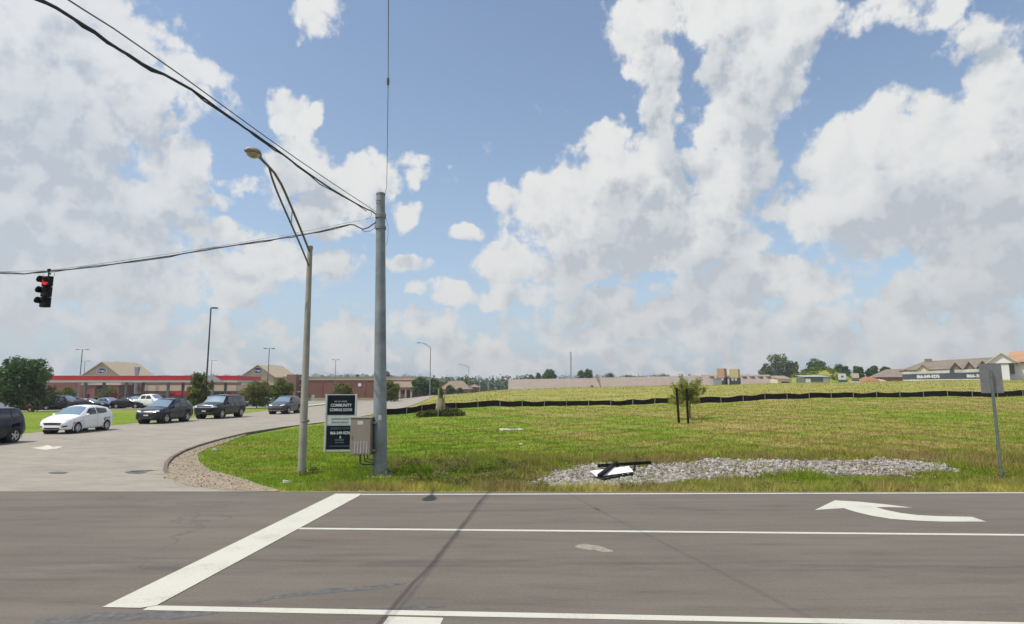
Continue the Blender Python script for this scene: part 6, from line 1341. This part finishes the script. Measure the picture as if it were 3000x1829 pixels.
F = (ifc[None] + (np.arange(NS) * len(iv))[:, None, None]).reshape(-1, 3)
me = np_mesh('gravel', V.reshape(-1, 3), F, 3, False); at = me.attributes.new('tint', 'FLOAT', 'FACE'); at.data.foreach_set('value', np.repeat(rng.beta(2.2, 1.6, NS), len(ifc)).astype(np.float32)); me.materials.append(M_STONES)
gv = bpy.data.objects.new('gravel', me); COL.objects.link(gv); tag(gv, 'bed of pale broken limestone along the drain swale', 'gravel', None, 'stuff')
# loose grit on the bare corner
NG = 5000; dp = np.array(dirt_poly); gxy = np.stack([rng.uniform(dp[:, 0].min() - .4, dp[:, 0].max() + .2, NG * 3), rng.uniform(dp[:, 1].min() - .05, dp[:, 1].max() + .2, NG * 3)], 1)
gxy = gxy[inside(gxy[:, 0] + rng.normal(size=NG * 3) * .22, gxy[:, 1] + rng.normal(size=NG * 3) * .22, dirt_poly)][:NG]; NG = len(gxy); sr = rng.lognormal(np.log(.0075), .5, NG).clip(.004, .035)
V = iv[None] * rng.uniform(.6, 1.3, (NG, 1, 3)) * sr[:, None, None] + np.stack([gxy[:, 0], gxy[:, 1], ground_z(gxy[:, 0], gxy[:, 1]) + .024], -1)[:, None]
me = np_mesh('grit', V.reshape(-1, 3), (ifc[None] + (np.arange(NG) * len(iv))[:, None, None]).reshape(-1, 3), 3, False); at = me.attributes.new('tint', 'FLOAT', 'FACE'); at.data.foreach_set('value', np.repeat(rng.uniform(0, .8, NG), len(ifc)).astype(np.float32)); me.materials.append(M_STONES if False else leaf_mat('brown_grit', [(0, (.10, .07, .04)), (.5, (.21, .16, .10)), (1, (.38, .32, .24))], 0))
gr = bpy.data.objects.new('grit', me); COL.objects.link(gr); tag(gr, 'loose brown grit on the bare street corner', 'grit', None, 'stuff')
# --- grass: single blades near, the sheet below carries the rest
def blade_mat():
    m = M_GRASS.copy(); m.name = 'grass_blades'; t = m.node_tree; b = t.nodes['Principled BSDF']; k = NT(t)
    src = b.inputs['Base Color'].links[0].from_socket; at = k.n('ShaderNodeAttribute', attribute_name='tint'); at2 = k.n('ShaderNodeAttribute', attribute_name='dry')
    c = k.mix(1.0, src, k.ramp(at.outputs['Fac'], [(0, (.70, .75, .6)), (.5, (1.15, 1.15, 1.05)), (1, (1.9, 1.75, 1.7))]), 'MULTIPLY')
    c = k.mix(at2.outputs['Fac'], c, (.30, .22, .11, 1)); k.l(c, b.inputs['Base Color'])
    for l in list(b.inputs['Normal'].links): t.links.remove(l)
    tr = k.n('ShaderNodeBsdfTranslucent'); k.l(c, tr.inputs[0]); mx_ = k.n('ShaderNodeMixShader'); mx_.inputs[0].default_value = .3
    k.l(b.outputs[0], mx_.inputs[1]); k.l(tr.outputs[0], mx_.inputs[2]); k.l(mx_.outputs[0], t.nodes['Material Output'].inputs[0]); return m
M_BLADE = blade_mat()
lawn_poly = [g2(812, 1438)] + [g2(*p) for p in lawn_edge[::-1][1:]] + [(-13.0, 42), (-12.7, 54), (-12, 62), (60, 62), (60, ROAD_Y + .08), (-2, ROAD_Y + .08)]
def spread(n, y0, y1, power):
    y = (y0 ** (1 - power) + rng.uniform(0, 1, n) * (y1 ** (1 - power) - y0 ** (1 - power))) ** (1 / (1 - power)); x = rng.uniform(-.86, .92, n) * (y + 1.5); return x, y
NB_ = 400000
gx_, gy_ = spread(NB_, 15.5, 60, 2.1)
keep = inside(gx_ + rng.normal(size=NB_) * np.where(gx_ < -5, .30, .10), gy_ + np.where(gx_ < -5, rng.normal(size=NB_) * .12, 0), lawn_poly) & (gy_ > ROAD_Y + .06) & ~(inside(gx_, gy_, gpoly) & (rng.uniform(size=NB_) > .16))
gx_, gy_ = gx_[keep], gy_[keep]; n = len(gx_)
def lump(x, y, f, s): return (np.sin(x * f + s + 2 * np.sin(y * f * .7)) + np.sin(y * f * 1.3 - s + 1.7 * np.sin(x * f * .6)) + np.sin((x + y) * f * .77 + 3 * s)) / 3
lp = lump(gx_, gy_, .9, 1.0); lp2 = lump(gx_, gy_, 2.7, 4.0)
mown = np.clip((-4.2 - gx_) / 2, 0, 1)                      # the corner lawn is mown short
verge = np.exp(-((gy_ - 16.0) / .8) ** 2) * (1 - mown); bank = np.exp(-((gy_ - 20.5) / 2.6) ** 2) * (1 - mown)
hgt = .045 + .030 * np.clip(lp + .3, 0, 1) + verge * (.06 + .07 * np.clip(lp2 + .4, 0, 1)) + bank * (.05 + .22 * np.clip(lp2 + .15, 0, 1)) + (1 - mown) * .02
hgt *= rng.uniform(.45, 1.35, n) * (1 + .012 * (gy_ - 16)); wdt = .0065 * (gy_ / 16) * rng.uniform(.6, 1.6, n)
dry = np.clip(.75 * verge * (lump(gx_, gy_, 1.7, 2.0) + .35) + .85 * bank * (lump(gx_, gy_, 1.3, 7.0) + .15) + .30 * (1 - mown) * np.clip(lump(gx_, gy_, .5, 5.0), 0, 1) + rng.normal(size=n) * .13 + rng.choice([0, .5], n, p=[.93, .07]), 0, .95)
an = rng.uniform(0, 6.28, n); ln = rng.uniform(.1, .75, n) * hgt; la = rng.uniform(0, 6.28, n)
z0_ = ground_z(gx_, gy_) - .012
dxv, dyv = np.cos(an) * wdt, np.sin(an) * wdt
NF = 45000                                              # coarse tufts on the rough field past the fence
fy = 63.5 + 62 * rng.uniform(size=NF) ** 1.3; fx = rng.uniform(-.22, .95, NF) * fy; kf = (fx > -11.5 + (fy - 63) * .02); fx, fy = fx[kf], fy[kf]; kf = lump(fx, fy, .55, 9.0) + .5 * lump(fx, fy, 1.6, 2.0) > rng.normal(size=len(fx)) * .35 - .25; fx, fy = fx[kf], fy[kf]; m2 = len(fx)
gx_, gy_ = np.r_[gx_, fx], np.r_[gy_, fy]; z0_ = np.r_[z0_, ground_z(fx, fy) - .03]; hgt = np.r_[hgt, rng.uniform(.05, .20, m2)]; wdt = np.r_[wdt, rng.uniform(.03, .08, m2)]; dry = np.r_[dry, np.clip(rng.normal(size=m2) * .2 + .1 + .3 * lump(fx, fy, .4, 1.0), 0, .8)]
an = np.r_[an, rng.uniform(0, 6.28, m2)]; la = np.r_[la, rng.uniform(0, 6.28, m2)]; ln = np.r_[ln, rng.uniform(.02, .2, m2)]; lp2 = np.r_[lp2, lump(fx, fy, 1.1, 4.0)]; lp = np.r_[lp, lump(fx, fy, .5, 1.0)]; n = len(gx_)
dxv, dyv = np.cos(an) * wdt, np.sin(an) * wdt
V = np.stack([np.stack([gx_ - dxv, gy_ - dyv, z0_], -1), np.stack([gx_ + dxv, gy_ + dyv, z0_], -1), np.stack([gx_ + np.cos(la) * ln, gy_ + np.sin(la) * ln, z0_ + hgt], -1)], 1).reshape(-1, 3)
me = np_mesh('grass', V, np.arange(n * 3).reshape(-1, 3), 3, False)
for nm, val in (('tint', np.clip(.45 + .55 * np.exp(-((gy_ - 15.9) / .9) ** 2) + .16 * np.clip((-3.0 - gx_) / 3, 0, 1) * (gy_ < 48) + .30 * lp2 + .22 * lump(gx_, gy_, 5.1, 3.0) + .12 * lp + rng.normal(size=n) * .20, 0, 1)), ('dry', dry)): at = me.attributes.new(nm, 'FLOAT', 'FACE'); at.data.foreach_set('value', val.astype(np.float32))
me.materials.append(M_BLADE); gs = bpy.data.objects.new('grass', me); COL.objects.link(gs); tag(gs, 'rough meadow and lawn grass from the road edge to the silt fence', 'grass', None, 'stuff')
# broad leaved weeds along the ditch
wbl = []; rr = random.Random(21)
for i in range(150):
    px = rr.choice((rr.uniform(1150, 1560), rr.uniform(1150, 1600), rr.uniform(1600, 2900))); D = rr.uniform(16.3, 21.5) if px < 1560 else rr.choice((rr.uniform(19.8, 22.5), rr.uniform(15.9, 16.6)))
    p = on(px, D)
    if bool(inside(np.array([p.x]), np.array([p.y]), gpoly)[0]): continue
    q = rr.uniform(.05, .14) * (1.35 if px < 1560 else 1); wbl.append((p.x, p.y, p.z + q * .6, q * 1.5, q * 1.3, q))
for px, py, q in ((745 * 1.2175, 1388, .14), (726 * 1.2175, 1393, .10), (755 * 1.2175, 1386, .12), (1124, 1400, .12), (1140, 1396, .14), (1090, 1402, .1), (2937, 1400, .13), (2950, 1402, .1)): p = hit(px, py); wbl.append((p.x, p.y, p.z + q * .6, q * 1.4, q * 1.2, q))
wd2 = leaf_cloud('weeds', wbl, 11000, .040, leaf_mat('ditch_weed_leaves', [(0, (.07, .085, .018)), (.35, (.14, .18, .030)), (.6, (.21, .22, .06)), (.75, (.27, .18, .085)), (1, (.22, .115, .065))], .3), None, 74, up=1.5, aspect=.5); tag(wd2, 'leafy weeds along the ditch and round the pole feet', 'weeds', None, 'stuff')
# litter: a few pale scraps in the grass
for i, (px, py, w_, lab) in enumerate(((1497, 1384, .16, 'pale paper scrap in the ditch weeds left of the fallen sign'), (1527, 1305, .10, 'small white scrap in the meadow below the drain slab'), (839, 1418, .12, 'white scrap on the lawn edge left of the lamp pole foot'), (630, 1321, .20, 'pale broken stick on the bare corner beside the lawn'), (2058, 1347, .18, 'pinkish stone above the pale gravel bed'))):
    p = hit(px, py); mb = MB(); r = random.Random(i); pts = [(w_ * r.uniform(.6, 1) * math.cos(a), w_ * .6 * r.uniform(.6, 1) * math.sin(a)) for a in [k_ * 1.047 for k_ in range(6)]]
    mb.add([(x, y, .05 + r.uniform(0, .05)) for x, y in pts] + [(x * .9, y * .9, .02) for x, y in pts], [(0, 1, 2, 3, 4, 5), (11, 10, 9, 8, 7, 6)] + [(k_, 6 + k_, 6 + (k_ + 1) % 6, (k_ + 1) % 6) for k_ in range(6)])
    o = mb.build('scrap' if i != 4 else 'stone', mat('pale_scrap' if i != 4 else 'pink_stone', (.62, .60, .54) if i != 4 else (.45, .30, .24), .8, var=.1)); o.location = p; tag(o, lab, 'litter' if i != 4 else 'stone')
# ------------------------------------------------------------------ summer haze
HX, HY0, HY1, HZ0, HZ1 = 1550, -420, 1150, -10.5, 32
hzb = MB().box(-HX, HY0, HZ0, HX, HY1, HZ1)
M_HAZE = bpy.data.materials.new('haze_air'); M_HAZE.use_nodes = True; t_ = M_HAZE.node_tree; t_.nodes.clear(); k = NT(t_)
pv = k.n('ShaderNodeVolumePrincipled'); pv.inputs['Color'].default_value = (.93, .96, 1, 1); pv.inputs['Density'].default_value = .00032; pv.inputs['Anisotropy'].default_value = .3
om = k.n('ShaderNodeOutputMaterial'); k.l(pv.outputs[0], om.inputs['Volume'])
haze = hzb.build('haze', M_HAZE); tag(haze, 'thin summer haze over the whole view', 'haze', None, 'stuff')
